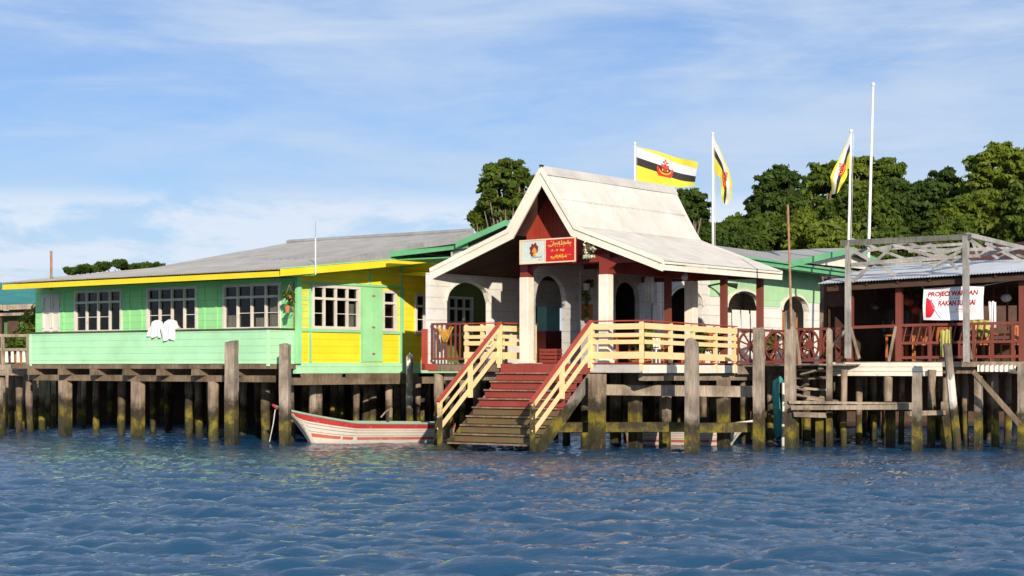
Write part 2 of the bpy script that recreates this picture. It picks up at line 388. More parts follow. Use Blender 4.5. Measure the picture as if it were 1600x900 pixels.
# ------------------------------------------------------------------ water
def ocean_tile(n=768, L=26.0, seed=5):
    g = np.random.default_rng(seed)
    k = np.fft.fftfreq(n, L / n) * 2 * np.pi; kx, ky = np.meshgrid(k, k, indexing='xy'); kk = np.hypot(kx, ky); kk[0, 0] = 1
    lp = 2 * np.pi / 1.9
    dirn = (0.22 * kx + 0.975 * ky) / kk
    P = kk ** -3.6 * np.exp(-(lp / kk) ** 2 * 1.1) * (0.03 + np.abs(dirn) ** 9.0) * np.exp(-(kk * 0.018) ** 2); P[0, 0] = 0
    a = (g.normal(size=(n, n)) + 1j * g.normal(size=(n, n))) * np.sqrt(P)
    h = np.real(np.fft.ifft2(a)); h /= h.std()
    ah = np.fft.fft2(h)
    dx = np.real(np.fft.ifft2(-1j * kx / kk * ah)); dy = np.real(np.fft.ifft2(-1j * ky / kk * ah))
    return h, dx, dy
def grow(a, step, end, f=1.5):
    r = []
    x = a
    while abs(x) < abs(end): step *= f; x += step; r.append(x)
    return r
def make_water():
    n, L = 768, 26.0; h, dxx, dyy = ocean_tile(n, L)
    xs = np.arange(-21, 21.001, 0.065); ys = np.concatenate([np.arange(11, 34, 0.055), np.arange(34, 66, 0.10)])
    xs = np.concatenate([grow(-21, -.1, 4000)[::-1], xs, grow(21, .1, 4000)]); ys = np.concatenate([grow(11, -.1, 600)[::-1], ys, grow(66, .1, 6000)])
    X, Y = np.meshgrid(xs, ys)
    fi = (X / L * n) % n; fj = (Y / L * n) % n
    i0 = fi.astype(int); j0 = fj.astype(int); fx = fi - i0; fy = fj - j0; i1 = (i0 + 1) % n; j1 = (j0 + 1) % n; i0 %= n; j0 %= n
    sm = lambda A: (A[j0, i0] * (1 - fx) + A[j0, i1] * fx) * (1 - fy) + (A[j1, i0] * (1 - fx) + A[j1, i1] * fx) * fy
    fade = np.clip((26 - np.abs(X)) / 4, 0, 1) * np.clip((68 - Y) / 5, 0, 1) * np.clip((Y - 8) / 3, 0, 1)
    amp = 0.047 * fade * np.clip(1 - (Y - 30) / 26, .35, 1)
    Z = sm(h) * amp; X2 = X + sm(dxx) * amp * .9; Y2 = Y + sm(dyy) * amp * .9
    V = np.stack([X2, Y2, Z], -1).reshape(-1, 3); ny, nx = X.shape
    q = (np.arange(ny - 1)[:, None] * nx + np.arange(nx - 1)[None]).reshape(-1)
    Fc = np.stack([q, q + 1, q + nx + 1, q + nx], 1)
    return bigmesh('water', V, Fc, M['water'], True)
def bigmesh(name, V, Fc, m, smooth=False, parent=None):
    me = bpy.data.meshes.new(name); k = Fc.shape[1]
    me.vertices.add(len(V)); me.vertices.foreach_set('co', np.ascontiguousarray(V, dtype=np.float32).ravel())
    me.loops.add(Fc.size); me.loops.foreach_set('vertex_index', np.ascontiguousarray(Fc, dtype=np.int32).ravel())
    me.polygons.add(len(Fc)); me.polygons.foreach_set('loop_start', np.arange(0, Fc.size, k, dtype=np.int32)); me.polygons.foreach_set('loop_total', np.full(len(Fc), k, dtype=np.int32))
    if smooth: me.polygons.foreach_set('use_smooth', np.ones(len(Fc), dtype=bool))
    me.materials.append(m); me.update(calc_edges=True)
    o = bpy.data.objects.new(name, me); C.objects.link(o); o.parent = parent
    return o
def watermat():
    t = NT('harbour_water'); p = t.pos()
    n1 = t.noise(p, 3.4, 5, .6, (.55, 1.9, 1), .5); n2 = t.noise(p, 13, 4, .6, (.6, 1.9, 1), .4)
    h = t.math('ADD', t.math('MULTIPLY', n1, 1.0), t.math('MULTIPLY', n2, .6))
    t.bump(h, .5, .045)
    t.b.inputs['IOR'].default_value = 1.40
    return t.done((0.010, 0.052, 0.115), .02, .5)
M['water'] = watermat()
struct(make_water())

# ------------------------------------------------------------------ land: mud bank rising to a wooded hill on the right
def make_land():
    xs = np.concatenate([grow(-60, -3, 3000)[::-1], np.arange(-60, 90, 2.0), grow(90, 3, 3000)]); ys = np.concatenate([np.arange(70, 160, 2.0), grow(160, 3, 4000)])
    X, Y = np.meshgrid(xs, ys); g = np.random.default_rng(3)
    t = np.clip((Y - 74) / 60, 0, 1); side = np.clip((X + 4) / 22, 0, 1)
    Z = -0.7 + np.clip((Y - 71) / 8, 0, 1) * 1.6 + t * t * (3 - 2 * t) * (0.8 + 7.0 * side) + .25 * np.sin(X * .31) * np.cos(Y * .23) + g.normal(0, .06, X.shape)
    ny, nx = X.shape; q = (np.arange(ny - 1)[:, None] * nx + np.arange(nx - 1)[None]).reshape(-1)
    return bigmesh('hill_ground', np.stack([X, Y, Z], -1).reshape(-1, 3), np.stack([q, q + 1, q + nx + 1, q + nx], 1), M['grassy'], True)
def gm():
    t = NT('hill_undergrowth'); n = t.noise(t.pos(), .6, 8, .7)
    return t.done(t.mix(t.ramp(n, .3, .7), (.05, .045, .025), (.05, .08, .018)), .95)
M['grassy'] = gm()
struct(make_land())

# ------------------------------------------------------------------ windows shared by the houses
def window(parent, pl, s0, s1, z0, z1, cols, trans=0.28, mull=0.058, mid=True, curtain=(), doors=False):
    """timber casement: frame as the part; pane and curtain as its sub-parts"""
    f = MB(); fr = 0.052
    f.pbox(pl, s0 - .03, s1 + .03, z0 - .05, z0 + fr, -.10, .05); f.pbox(pl, s0 - .03, s1 + .03, z1 - fr, z1 + .03, -.10, .045)
    f.pbox(pl, s0 - .03, s0 + fr, z0 + fr, z1 - fr, -.10, .045); f.pbox(pl, s1 - fr, s1 + .03, z0 + fr, z1 - fr, -.10, .045)
    zt = z1 - (z1 - z0) * trans; wd = (s1 - s0) / cols
    if trans: f.pbox(pl, s0 + fr, s1 - fr, zt - .035, zt + .035, -.08, .035)
    for i in range(1, cols): f.pbox(pl, s0 + wd * i - mull / 2, s0 + wd * i + mull / 2, z0 + fr, z1 - fr, -.07, .03)
    if mid:
        for i in range(cols):
            if (i * 7 + int(s0 * 3)) % 4 != 1: f.pbox(pl, s0 + wd * i + mull / 2, s0 + wd * (i + 1) - mull / 2, z0 + (zt - z0) * .5 - .01, z0 + (zt - z0) * .5 + .01, -.06, -.035)
    w_ = f.build('window', M['frame'], parent)
    MB().pbox(pl, s0 + fr * .6, s1 - fr * .6, z0 + fr * .6, z1 - fr * .6, -.05, -.042).build('pane', M['glass'], w_)
    for a, b, c0, c1 in curtain:
        k = MB(); n = 14; aa = s0 + (s1 - s0) * a; bb = s0 + (s1 - s0) * b
        pts = [(aa + (bb - aa) * i / n, -.12 - .03 * math.sin(i * 1.9)) for i in range(n + 1)]
        za, zb = z0 + (z1 - z0) * c0, z0 + (z1 - z0) * c1
        vs = [pl(s, za, o) for s, o in pts] + [pl(s, zb, o) for s, o in pts]
        k.add(vs, [(i, i + 1, n + 2 + i, n + 1 + i) for i in range(n)]); k.build('curtain', M['curtain'], w_)
    return w_
def stilt(parent, p, top, r=0.11, m='pile', sq=False, lean=0.02, bot=-0.9):
    mb = MB(); p = Vector(p); l = Vector((random.uniform(-lean, lean), random.uniform(-lean, lean), 0)) * (top - bot)
    a = Vector((p.x, p.y, bot)) - l * .0; b = Vector((p.x, p.y, top)) + l
    if sq: mb.beam(a, b, r * 2, r * 2, jit=.012, tw=(0.6, 0.8, 0))
    else:
        k = 6; mb.tube([a + (b - a) * i / k + Vector((random.uniform(-.012, .012), random.uniform(-.02, .02), 0)) for i in range(k + 1)], [r * random.uniform(.86, 1.12) for _ in range(k + 1)], 9)
    return mb.build('stilt', M[m], parent, smooth=not sq)

# ------------------------------------------------------------------ green and yellow house on stilts
H = thing('stilt_house', 'mint green and yellow timber house on stilts with a long grey roof', 'house', LF.p(-6, 4, 0))
plF = lambda s, z, o: LF.p(s, 1.5 - o, z)          # front wall
plY = lambda s, z, o: LF.p(-0.85 + o, s, z)        # yellow side wall
plB = lambda s, z, o: LF.p(s, 0.4 - o, z)          # balcony front
ZF = 2.27
X1, X2, X3 = (-10.83, -8.55), (-7.31, -5.06), (-3.87, -1.5)
MB().wall(plF, -12.75, -0.87, ZF, 4.78, .14, [(-12.55, -11.62, ZF, 4.55, 4.55)] + [(a, b, 3.3, 4.6, 4.6) for a, b in (X1, X2, X3)]).build('front_wall', M['green'], H)
m = MB().wall(plY, 1.5, 7.9, 2.30, 4.70, .14, [(2.16, 4.13, 3.32, 4.55, 4.55), (5.21, 5.80, 3.30, 4.48, 4.48), (6.72, 7.6, 3.24, 4.43, 4.43)])
m.slab([plY(1.5, 4.70, 0), plY(7.9, 4.70, 0), plY(7.9, 5.44, 0), plY(1.5, 4.80, 0)], LF.d * -.14); m.build('side_wall', M['yellow'], H)
MB().wall(plY, 7.9, 13.8, 2.30, 5.0, .14, [(8.3, 9.5, 3.2, 4.4, 4.4)]).build('rear_side_wall', paint('olive_painted_shade_wall', (.16, .18, .04), .3, (.1, .1, .05), board=.2), H)  # yellow wall's shade put into a dark olive colour
m = MB(); m.box(LF, -12.75, -1, 13.8, 14, ZF, 4.8); m.box(LF, -12.9, -12.76, 1.5, 14, ZF, 4.8); m.build('rear_wall', M['green'], H)
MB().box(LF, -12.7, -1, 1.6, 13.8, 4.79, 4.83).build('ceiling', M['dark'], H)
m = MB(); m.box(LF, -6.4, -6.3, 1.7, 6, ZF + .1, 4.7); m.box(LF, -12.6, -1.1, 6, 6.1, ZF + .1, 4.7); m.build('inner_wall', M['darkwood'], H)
MB().box(LF, -12.76, -.86, .42, 13.9, 2.12, 2.265).build('floor_deck', M['beamwood'], H)
# vertical cover boards on the front wall
m = MB()
for x in (-11.45, -8.2, -7.62, -4.75, -4.2): m.pbox(plF, x - .05, x + .05, 3.2, 4.75, 0, .03)
m.pbox(plF, -12.7, -.87, 4.62, 4.75, 0.001, .04); m.build('cover_board', M['green'], H)
m = MB(); m.box(LF, -.80, -.70, 1.40, 1.56, 2.27, 4.8); m.box(LF, -.80, -.74, 1.56, 1.62, 2.30, 4.80); m.build('corner_post', M['green_trim'], H)
window(H, plF, *X1, 3.30, 4.60, 4); window(H, plF, *X2, 3.30, 4.60, 4)
window(H, plF, *X3, 3.30, 4.60, 4, curtain=[(0.02, .24, 0, .32), (.77, .98, .0, .72), (.52, .74, 0, .25)])
d = MB(); d.pbox(plF, -12.55, -11.62, ZF, 4.55, -.09, -.03)
for i in range(2):
    a = -12.55 + i * .465
    for z0, z1 in ((ZF, 3.4), (3.45, 4.0), (4.08, 4.5)):
        d.pbox(plF, a + .02, a + .08, z0, z1, -.03, .02); d.pbox(plF, a + .39, a + .445, z0, z1, -.03, .02); d.pbox(plF, a + .08, a + .39, z1 - .06, z1, -.03, .018)
dd = d.build('door', M['frame'], H); MB().pbox(plF, -12.1, -12.07, 3.1, 3.3, .02, .06).build('handle', M['rust'], dd)
window(H, plY, 2.16, 4.13, 3.32, 4.55, 4, .30, curtain=[(.78, .97, 0, .6)])
window(H, plY, 5.21, 5.80, 3.30, 4.48, 1, .3, mid=True); window(H, plY, 6.72, 7.6, 3.24, 4.43, 2, .3); window(H, plY, 8.3, 9.5, 3.2, 4.4, 3, .3)
# green battens that frame the yellow panels
m = MB()
for s in (2.06, 4.26, 6.02, 6.12): m.pbox(plY, s - .045, s + .045, 2.31, 4.62, 0, .03)
for s in (4.62, 6.07): m.pbox(plY, s - .04, s + .04, 4.63, 5.3, 0, .028)
m.pbox(plY, 1.57, 6.0, 4.60, 4.67, .031, .05); m.pbox(plY, 1.57, 4.2, 3.20, 3.28, .031, .05); m.pbox(plY, 5.2, 5.97, 3.18, 3.26, .031, .05); m.pbox(plY, 1.57, 2.0, 4.1, 4.14, .0, .02)
m.build('batten', M['green_trim'], H)
m = MB(); m.pbox(plY, 1.60, 2.0, 3.29, 4.58, .001, .014); m.build('wall_panel', paint('faded_green_panel', (0.68, 0.70, 0.10), .3, (.35, .6, .3), board=.2), H)
dp = MB(); dp.pbox(plY, 4.32, 4.74, 2.33, 4.58, .0, .045); dp.pbox(plY, 4.76, 5.16, 2.33, 4.58, .0, .045); dp = dp.build('door', paint('patchy_green_door', (0.33, 0.72, 0.36), .3, (.75, .55, .12)), H)
m = MB()
for z in (2.55, 3.35, 4.3): m.pbox(plY, 4.68, 4.80, z, z + .05, .046, .07)
m.build('hinge', M['rust'], dp)
m = MB(); m.pbox(plY, 1.5, 12, 1.98, 2.30, -.13, .03); m.build('skirt_board', M['mint'], H)
# balcony
m = MB(); m.pbox(plB, -11.72, -.87, 2.28, 3.24, -.06, 0); m.box(LF, -.93, -.87, .46, 1.5, 2.15, 3.24); m.box(LF, -11.78, -11.72, .4, 1.5, 2.28, 3.24); pr = m.build('balcony_parapet', M['mint'], H)
m = MB(); m.pbox(plB, -11.8, -.83, 3.241, 3.285, -.10, .04); m.box(LF, -.96, -.83, .5, 1.5, 3.242, 3.286); m.build('cap_rail', wood('dark_cap_rail', (.05, .05, .035), (.13, .12, .09)), pr)
m = MB(); m.pbox(plB, -.93, -.855, 2.2, 3.24, -.055, .012); m.pbox(plB, -11.74, -11.66, 2.2, 3.24, -.05, .01); m.pbox(plB, -11.66, -.93, 2.27, 2.32, 0, .008); m.build('edge_trim', paint('pale_mint_trim', (.5, .8, .5), .1), pr)
# roof: front plane with a softer lower part, hips, rear plane
def A3(u, v, y): x, y, z = LF.ay(u, v, y); return LF.p(x, y, z)
E0, E1 = LF.p(0.02, -.06, 4.90), LF.p(-12.62, -.06, 4.87)
M0, M1 = LF.p(0.0, 3.6, 5.50), A3(245, 418, 3.6)
R0, R1 = LF.p(-.1, 8.6, 6.45), A3(450, 380, 8.6)
K0 = LF.p(0.03, 7.3, 5.52); B0, B1 = LF.p(0, 16, 5.0), LF.p(-13, 16, 5.0)
m = MB(); m.sheet(E1, E0, M0, M1, 120, .02, rows=4); m.sheet(M1, M0, R0, R1, 100, .02, rows=5)
m.sheet(B0, B1, R1, R0, 120, rows=4); m.add([M0, K0, R0, B0], [(0, 1, 2), (1, 3, 2)]); m.add([E0, K0, M0], [(0, 1, 2)]); m.add([E1, M1, R1, B1], [(0, 1, 3), (1, 2, 3)])
rf = m.build('roof', M['roofgrey'], H)
m = MB(); m.tube([M1.lerp(M0, i / 60) + Vector((0, 0, .02 * (i % 2))) for i in range(61)], .018, 5); m.build('sheet_lap', M['roofgrey'], rf)
MB().tube([R1 + Vector((0, 0, .03)), R0 + Vector((0, 0, .03))], .09, 8).build('ridge_cap', M['roofgrey'], rf)
m = MB(); m.slab([LF.p(-12.6, -.02, 4.66), LF.p(-.03, -.02, 4.70), LF.p(-.03, -.02, 4.85), LF.p(-12.6, -.02, 4.82)], LF.e * .035)
fa = m.build('fascia_board', M['yellow_trim'], H)
m = MB()
for i in range(16):
    s0, s1 = 7.3 * i / 16, 7.3 * (i + 1) / 16
    zb = lambda s: 4.71 + .095 * s + .0017 * s * s; ht = lambda s: .20 * (1 - max(0, (s - 5.8) / 1.5) ** 2 * .8)
    m.hexa([LF.p(.01, s0, zb(s0)), LF.p(.05, s0, zb(s0)), LF.p(.05, s1, zb(s1)), LF.p(.01, s1, zb(s1)), LF.p(.01, s0, zb(s0) + ht(s0)), LF.p(.05, s0, zb(s0) + ht(s0)), LF.p(.05, s1, zb(s1) + ht(s1)), LF.p(.01, s1, zb(s1) + ht(s1))])
m.build('fascia_board', M['yellow_trim'], H)
m = MB(); m.slab([LF.p(.052, 0, 4.91), LF.p(.052, 5.6, 5.48), LF.p(.052, 5.6, 5.51), LF.p(.052, 0, 4.94)], LF.d * .02); m.build('roof_edge_trim', M['green_trim'], H)
m = MB(); m.slab([LF.p(-12.6, .02, 4.68), LF.p(-.02, .02, 4.72), LF.p(-.02, 1.45, 4.79), LF.p(-12.6, 1.45, 4.79)], (0, 0, .02)); m.slab([LF.p(-.84, 1.45, 4.80), LF.p(.0, .05, 4.75), LF.p(.0, 7.2, 5.46), LF.p(-.84, 8, 5.44)], (0, 0, .02))
m.build('soffit', M['green'], H)
m = MB(); m.slab([LF.p(-.80, 5.6, 5.03), LF.p(.35, 6.0, 4.93), LF.p(.35, 8.5, 5.1), LF.p(-.80, 8.5, 5.2)], (0, 0, .03)); m.build('awning', M['yellow_trim'], H)
# floor beams and stilts
m = MB()
for x in np.arange(-11.6, -.8, 1.55): m.beam(LF.p(x, .25, 2.02), LF.p(x, 13, 2.02), .14, .2, jit=.01)
m.build('floor_joist', M['beamwood'], H)
m = MB(); m.beam(LF.p(-12.2, .75, 1.83), LF.p(-1.0, .75, 1.83), .16, .19, jit=.012); m.beam(LF.p(-12, 4, 1.83), LF.p(-1, 4, 1.83), .16, .19); m.beam(LF.p(-.72, 1.0, 1.76), LF.p(-.72, 10, 1.76), .16, .2, jit=.015)
m.beam(LF.p(-.66, 1.5, 1.93), LF.p(-.66, 3.2, 1.90), .06, .14, jit=.02); m.beam(LF.p(-.66, 3.4, 1.91), LF.p(-.66, 6.6, 1.88), .06, .16, jit=.02)
m.build('floor_beam', M['beamwood'], H)
for u in (102, 190, 215, 295, 334, 415):
    x, y, z = LF.ay(u, 600, .75 if u not in (190, 295, 415) else 1.9); stilt(H, LF.p(x, y, 0), 1.74, .155 if u in (102, 215, 334) else .13, sq=u in (102, 215), lean=.008)
for u in (12, 46, 64, 84, 130, 150, 240, 262, 312, 380):
    x, y, z = LF.ay(u, 600, random.choice((3.4, 4.2, 5.2))); stilt(H, LF.p(x, y, 0), 1.9, random.uniform(.09, .13))
for u, dy in ((455, .3), (500, .4), (557, .5), (608, .2), (570, 2), (520, 2.5)):
    x, y, z = LF.ax(u, 600, -.95 - dy); stilt(H, LF.p(x, y, 0), 1.7, random.uniform(.10, .15))
for y in (6.5, 8, 9.6, 11.2, 12.8):
    for x in np.arange(-12.2, -1, 1.35): stilt(H, LF.p(x + random.uniform(-.4, .4), y + random.uniform(-.4, .4), 0), 2.05, random.uniform(.09, .14))

# things on the green house
for k, (u0, u1, v1, lab, dz) in enumerate(((230, 249, 527, 'white shirt draped over the green balcony, the left one of two', 0), (250, 271, 531, 'white shirt draped over the green balcony, the right one of two', 0))):
    x0 = LF.ay(u0, 500, .3)[0]; x1 = LF.ay(u1, 500, .3)[0]; zb = LF.ay(u0, v1, .3)[2]; zt = 3.30; m = MB(); nx, nz = 14, 12; g = random.Random(k)
    ph = [g.uniform(0, 6) for _ in range(4)]
    for side, dy in ((0, .345), (1, .55)):
        k0 = len(m.v); zl = zb if side == 0 else zb + .35
        for j in range(nz + 1):
            t = j / nz
            for i in range(nx + 1):
                s = i / nx; sp = 1 + .10 * math.sin(t * 3.1 + ph[0]); cx = (x0 + x1) / 2
                x = cx + (s - .5) * (x1 - x0) * sp
                z = zt + .16 * (1 - (2 * s - 1) ** 2) * (1 - t) - (zt - zl) * t * (1 + .12 * math.sin(s * 9 + ph[1])) + (0.13 * (1 - t) * (1 if .25 < s < .75 else .2))
                y = dy - (.05 * math.sin(s * 13 + ph[2]) * t + .02) * (1 if side == 0 else -1)
                m.v.append(tuple(LF.p(x, y if t > .02 else .42, z)))
        for j in range(nz):
            for i in range(nx): q = k0 + j * (nx + 1) + i; m.f.append((q, q + 1, q + nx + 2, q + nx + 1))
    o = m.build('white_shirt', M['cloth'], smooth=True); s_ = o.modifiers.new('cloth thickness', 'SOLIDIFY'); s_.thickness = .006
    rebase(o, LF.p((x0 + x1) / 2, .42, zb)); tag(o, lab, 'shirt', 'shirts drying on the green balcony')
def leafcloud(clusters, n, size, seed, up=.35, loose=False):
    """leaf-sized diamonds scattered through clumps: (x, y, z, rx, rz) each"""
    g = np.random.default_rng(seed); cl = np.array(clusters, dtype=float)
    if loose:      # every clump breaks up into sprays of its own
        k = 11; q = np.repeat(cl, k, 0); d = g.normal(size=(len(q), 3)); d /= np.linalg.norm(d, axis=1)[:, None]; d *= g.uniform(.4, 1.45, len(q))[:, None]
        q[:, :3] += d * np.stack([q[:, 3], q[:, 3], q[:, 4]], 1); f = g.uniform(.14, .48, len(q)); q[:, 3] *= f * g.uniform(.8, 1.5, len(q)); q[:, 4] *= f * g.uniform(.4, .9, len(q)); core = cl.copy(); core[:, 3:] *= .5; cl = np.concatenate([core, q])
    wts = cl[:, 3] ** 2; idx = g.choice(len(cl), n, p=wts / wts.sum()); c = cl[idx]
    d = g.normal(size=(n, 3)); d /= np.linalg.norm(d, axis=1)[:, None]
    rad = np.clip(np.abs(g.normal(.65, .45, n)), 0, 1.9) if loose else g.random(n) ** .42
    ctr = c[:, :3] + d * rad[:, None] * np.stack([c[:, 3], c[:, 3], c[:, 4]], 1)
    nr = d + g.normal(size=(n, 3)) * .6; nr[:, 2] += up; nr /= np.linalg.norm(nr, axis=1)[:, None]
    t = np.cross(nr, g.normal(size=(n, 3))); t /= np.linalg.norm(t, axis=1)[:, None]; b = np.cross(nr, t); s = size * g.uniform(.5, 1.5, n)[:, None]
    V = np.stack([ctr - t * s, ctr + b * s * .5 + nr * s * .12, ctr + t * s, ctr - b * s * .5 + nr * s * .12], 1).reshape(-1, 3)
    return V, np.arange(n * 4).reshape(n, 4)
def leaves(name, clusters, n, size, m, parent, seed, up=.35, loose=False):
    V, Fc = leafcloud(clusters, n, size, seed, up, loose); base = parent.location if parent else Vector((0, 0, 0))
    return bigmesh(name, V - np.array(base), Fc, m, False, parent)
c = at(452, 462, 51.0); t = thing('hanging_basket', 'hanging plant basket by the corner of the green house', 'plant', c)
m = MB(); m.ball(c + Vector((0, 0, -.05)), .11, 8, 5, .7); [m.tube([c + Vector((dx, 0, 0)), c + Vector((0, 0, .32))], .008, 4) for dx in (-.1, .1)]; m.build('basket', M['terracotta'], t)
leaves('foliage', [(c.x, c.y, c.z, .2, .14), (c.x + .05, c.y, c.z - .2, .12, .16), (c.x - .12, c.y, c.z + .05, .1, .1)], 220, .05, M['leaf_mid'], t, 3)
c2 = at(449, 483, 51.0); o = MB(); o.tube([c2 + Vector((0, 0, .1)), c2 + Vector((0, 0, -.1))], [.09, .06], 9); rebase(o.build('hanging_pot', M['terracotta']), c2 - Vector((0, 0, .1))); tag(bpy.data.objects['hanging_pot'], 'small clay pot hung under the plant basket at the green corner', 'pot')
# antenna and pole on its roof
a0, a1 = at(493, 414, 50.9), at(493, 345, 50.9); t = thing('aerial', 'thin aerial on a grey mast above the yellow eave', 'aerial', (a0.x, a0.y, 4.8))
MB().tube([Vector((a0.x, a0.y, 4.80)), at(493, 372, 50.9)], .02, 7).build('mast', M['pole'], t); MB().tube([at(493, 372, 50.9), a1], [.012, .005], 5).build('whip', M['steel'], t)
b0 = at(80, 437, 57); o = MB().tube([Vector((b0.x, b0.y, 4.6)), at(80, 392, 57)], .04, 8).build('roof_pipe', M['rust']); rebase(o, (b0.x, b0.y, 4.6)); tag(o, 'short rusty pipe standing at the left end of the grey roof', 'pipe')

# ------------------------------------------------------------------ gabled porch over the landing
ZD = 2.27
P_ = thing('gabled_porch', 'open porch with a steep pale gable roof and white bargeboards over the red steps', 'porch', PF.p(0, 3, 0))
prof = [(-3.8, 4.90), (-1.13, 5.88), (0, 7.53), (1.13, 5.88), (3.8, 4.90)]
YB = 6.6
m = MB()
for i, rows in ((0, 3), (1, 4)):
    (xa, za), (xb, zb) = prof[i], prof[i + 1]
    m.sheet(PF.p(xa, YB, za), PF.p(xa, 0, za), PF.p(xb, 0, zb), PF.p(xb, YB, zb), 86, .011, rows)
for i in (2, 3):
    (xb, zb), (xa, za) = prof[i], prof[i + 1]
    m.sheet(PF.p(xa, 0, za), PF.p(xa, YB - .1, za), PF.p(xb, YB + (.25 if i == 2 else 0), zb), PF.p(xb, 0, zb), 86, .011, 4)
rf = m.build('roof', M['roofpale'], P_)
m = MB()
n = 44
for i in range(n):
    y0 = (YB + .25) * i / n; y1 = (YB + .25) * (i + .94) / n
    m.slab([PF.p(-.17, y0, 7.33), PF.p(0, y0, 7.585), PF.p(.17, y0, 7.33)], PF.e * (y1 - y0))
m.build('ridge_cap', M['roofpale'], rf)
m = MB(); m2 = MB(); zl = 7.53 - .6 * 1.65 / 1.13
for q in range(60):
    y = .05 + (YB - .1) * q / 60; m.box(PF, .58, .62, y, y + .06, zl - .03, zl + .022); m2.box(PF, 1.11, 1.17, y, y + .06, 5.86, 5.905)
m.build('sheet_lap', M['roofpale'], rf); m2.build('sheet_lap', M['roofpale'], rf)
# underside boards
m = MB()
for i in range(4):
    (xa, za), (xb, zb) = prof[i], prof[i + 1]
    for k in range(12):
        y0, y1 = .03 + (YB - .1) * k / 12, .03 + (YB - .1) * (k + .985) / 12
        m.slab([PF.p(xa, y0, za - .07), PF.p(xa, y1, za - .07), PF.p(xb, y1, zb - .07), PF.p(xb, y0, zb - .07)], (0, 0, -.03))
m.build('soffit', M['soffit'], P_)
def barge(y0, y1, ins=0.0, h=.27):
    m = MB(); ps = [(x, z) for x, z in prof]
    dn = []
    for i, (x, z) in enumerate(ps):   # mitred lower edge
        def nrm(a, b): v = Vector((b[0] - a[0], b[1] - a[1])).normalized(); return Vector((v.y, -v.x))
        ns = [nrm(ps[j], ps[j + 1]) for j in (i - 1, i) if 0 <= j < 4]
        b = sum(ns, Vector((0, 0))).normalized(); c = b.dot(ns[0]); dn.append((x + b.x * h / c, z + b.y * h / c))
    dn[0] = (ps[0][0] + .02, ps[0][1] - h); dn[4] = (ps[4][0] - .02, ps[4][1] - h)
    for i in range(4):
        a, b, c, d = ps[i], ps[i + 1], dn[i + 1], dn[i]
        m.hexa([PF.p(a[0], y0, a[1] + .01), PF.p(b[0], y0, b[1] + .01), PF.p(b[0], y1, b[1] + .01), PF.p(a[0], y1, a[1] + .01), PF.p(d[0], y0, d[1]), PF.p(c[0], y0, c[1]), PF.p(c[0], y1, c[1]), PF.p(d[0], y1, d[1])])
    return m
barge(-.06, -.005).build('bargeboard', M['white_trim'], P_)
prof_s = prof; prof = [(x * 1.004, z + .035) for x, z in prof]; barge(-.10, -.061, h=.10).build('barge_cap', M['white_trim'], P_); prof = prof_s
barge(YB - .12, YB - .06, h=.2).build('bargeboard', M['white_trim'], P_)
m = MB(); m.box(PF, 3.76, 3.80, 0, YB - .1, 4.66, 4.885); m.box(PF, -3.84, -3.80, 0, YB, 4.68, 4.885); m.build('fascia_board', M['white_trim'], P_)
m = MB(); m.slab([PF.p(0, -.12, 7.52), PF.p(-.04, -.12, 7.60), PF.p(.04, -.12, 7.60)], PF.e * .14); m.build('finial', M['black'], P_)
# gable boarding, recessed, with board joints
m = MB(); xs = np.arange(-1.1, 3.5, .145)
def roofz(x):
    x = abs(x)
    return 7.53 - x * 1.65 / 1.13 if x < 1.13 else 5.88 - (x - 1.13) * .98 / 2.67
for x in xs: m.hexa([PF.p(x, .80, 4.95), PF.p(x + .138, .80, 4.95), PF.p(x + .138, .83, 4.95), PF.p(x, .83, 4.95)] + [PF.p(x, .80, roofz(x) - .11), PF.p(x + .138, .80, roofz(x + .138) - .11), PF.p(x + .138, .83, roofz(x + .138) - .11), PF.p(x, .83, roofz(x) - .11)])
m.box(PF, -1.1, 2.6, .84, .86, 4.95, 5.2); m.build('gable_board', M['redboard'], P_)
m = MB()
for x in np.arange(-3.7, 3.7, .2): m.hexa([PF.p(x, YB - .3, 4.7), PF.p(x + .195, YB - .3, 4.7), PF.p(x + .195, YB - .27, 4.7), PF.p(x, YB - .27, 4.7)] + [PF.p(x, YB - .3, roofz(x) - .12), PF.p(x + .195, YB - .3, roofz(x + .195) - .12), PF.p(x + .195, YB - .27, roofz(x + .195) - .12), PF.p(x, YB - .27, roofz(x) - .12)])
m.build('gable_board', M['darkred'], P_)
COLS = [(-.81, .4), (1.8, .35), (1.8, 4.8)]
for x, y in COLS:
    m = MB(); m.box(PF, x - .145, x + .145, y - .145, y + .145, ZD, 4.62); m.box(PF, x - .17, x + .17, y - .17, y + .17, ZD, 2.36); m.build('column', M['white_trim'], P_, bevel=.012)
    m = MB(); m.box(PF, x - .13, x + .13, y - .13, y + .13, 4.621, 5.0); m.slab([PF.p(x + .13, y - .04, 4.75), PF.p(x + .5, y - .04, 5.02), PF.p(x + .5, y - .04, 5.10), PF.p(x + .13, y - .04, 5.0)], PF.e * .08); m.slab([PF.p(x - .04, y + .13, 4.75), PF.p(x - .04, y + .5, 5.02), PF.p(x - .04, y + .5, 5.1), PF.p(x - .04, y + .13, 5.0)], PF.d * .08); m.build('bracket', M['darkred'], P_)
for x, y in ((1.75, 3.6), (3.25, 4.1), (3.25, 6.2)):
    MB().box(PF, x - .08, x + .08, y - .08, y + .08, ZD, 4.98).build('red_post', M['brownred'], P_)
m = MB(); m.box(PF, -.95, 1.95, .30, .48, 4.96, 5.16); m.box(PF, 1.7, 1.9, .49, 5.3, 4.66, 5.06); m.box(PF, 3.17, 3.33, .2, 6.4, 4.90, 5.02); m.box(PF, 1.91, 3.0, .32, .46, 4.92, 5.06)
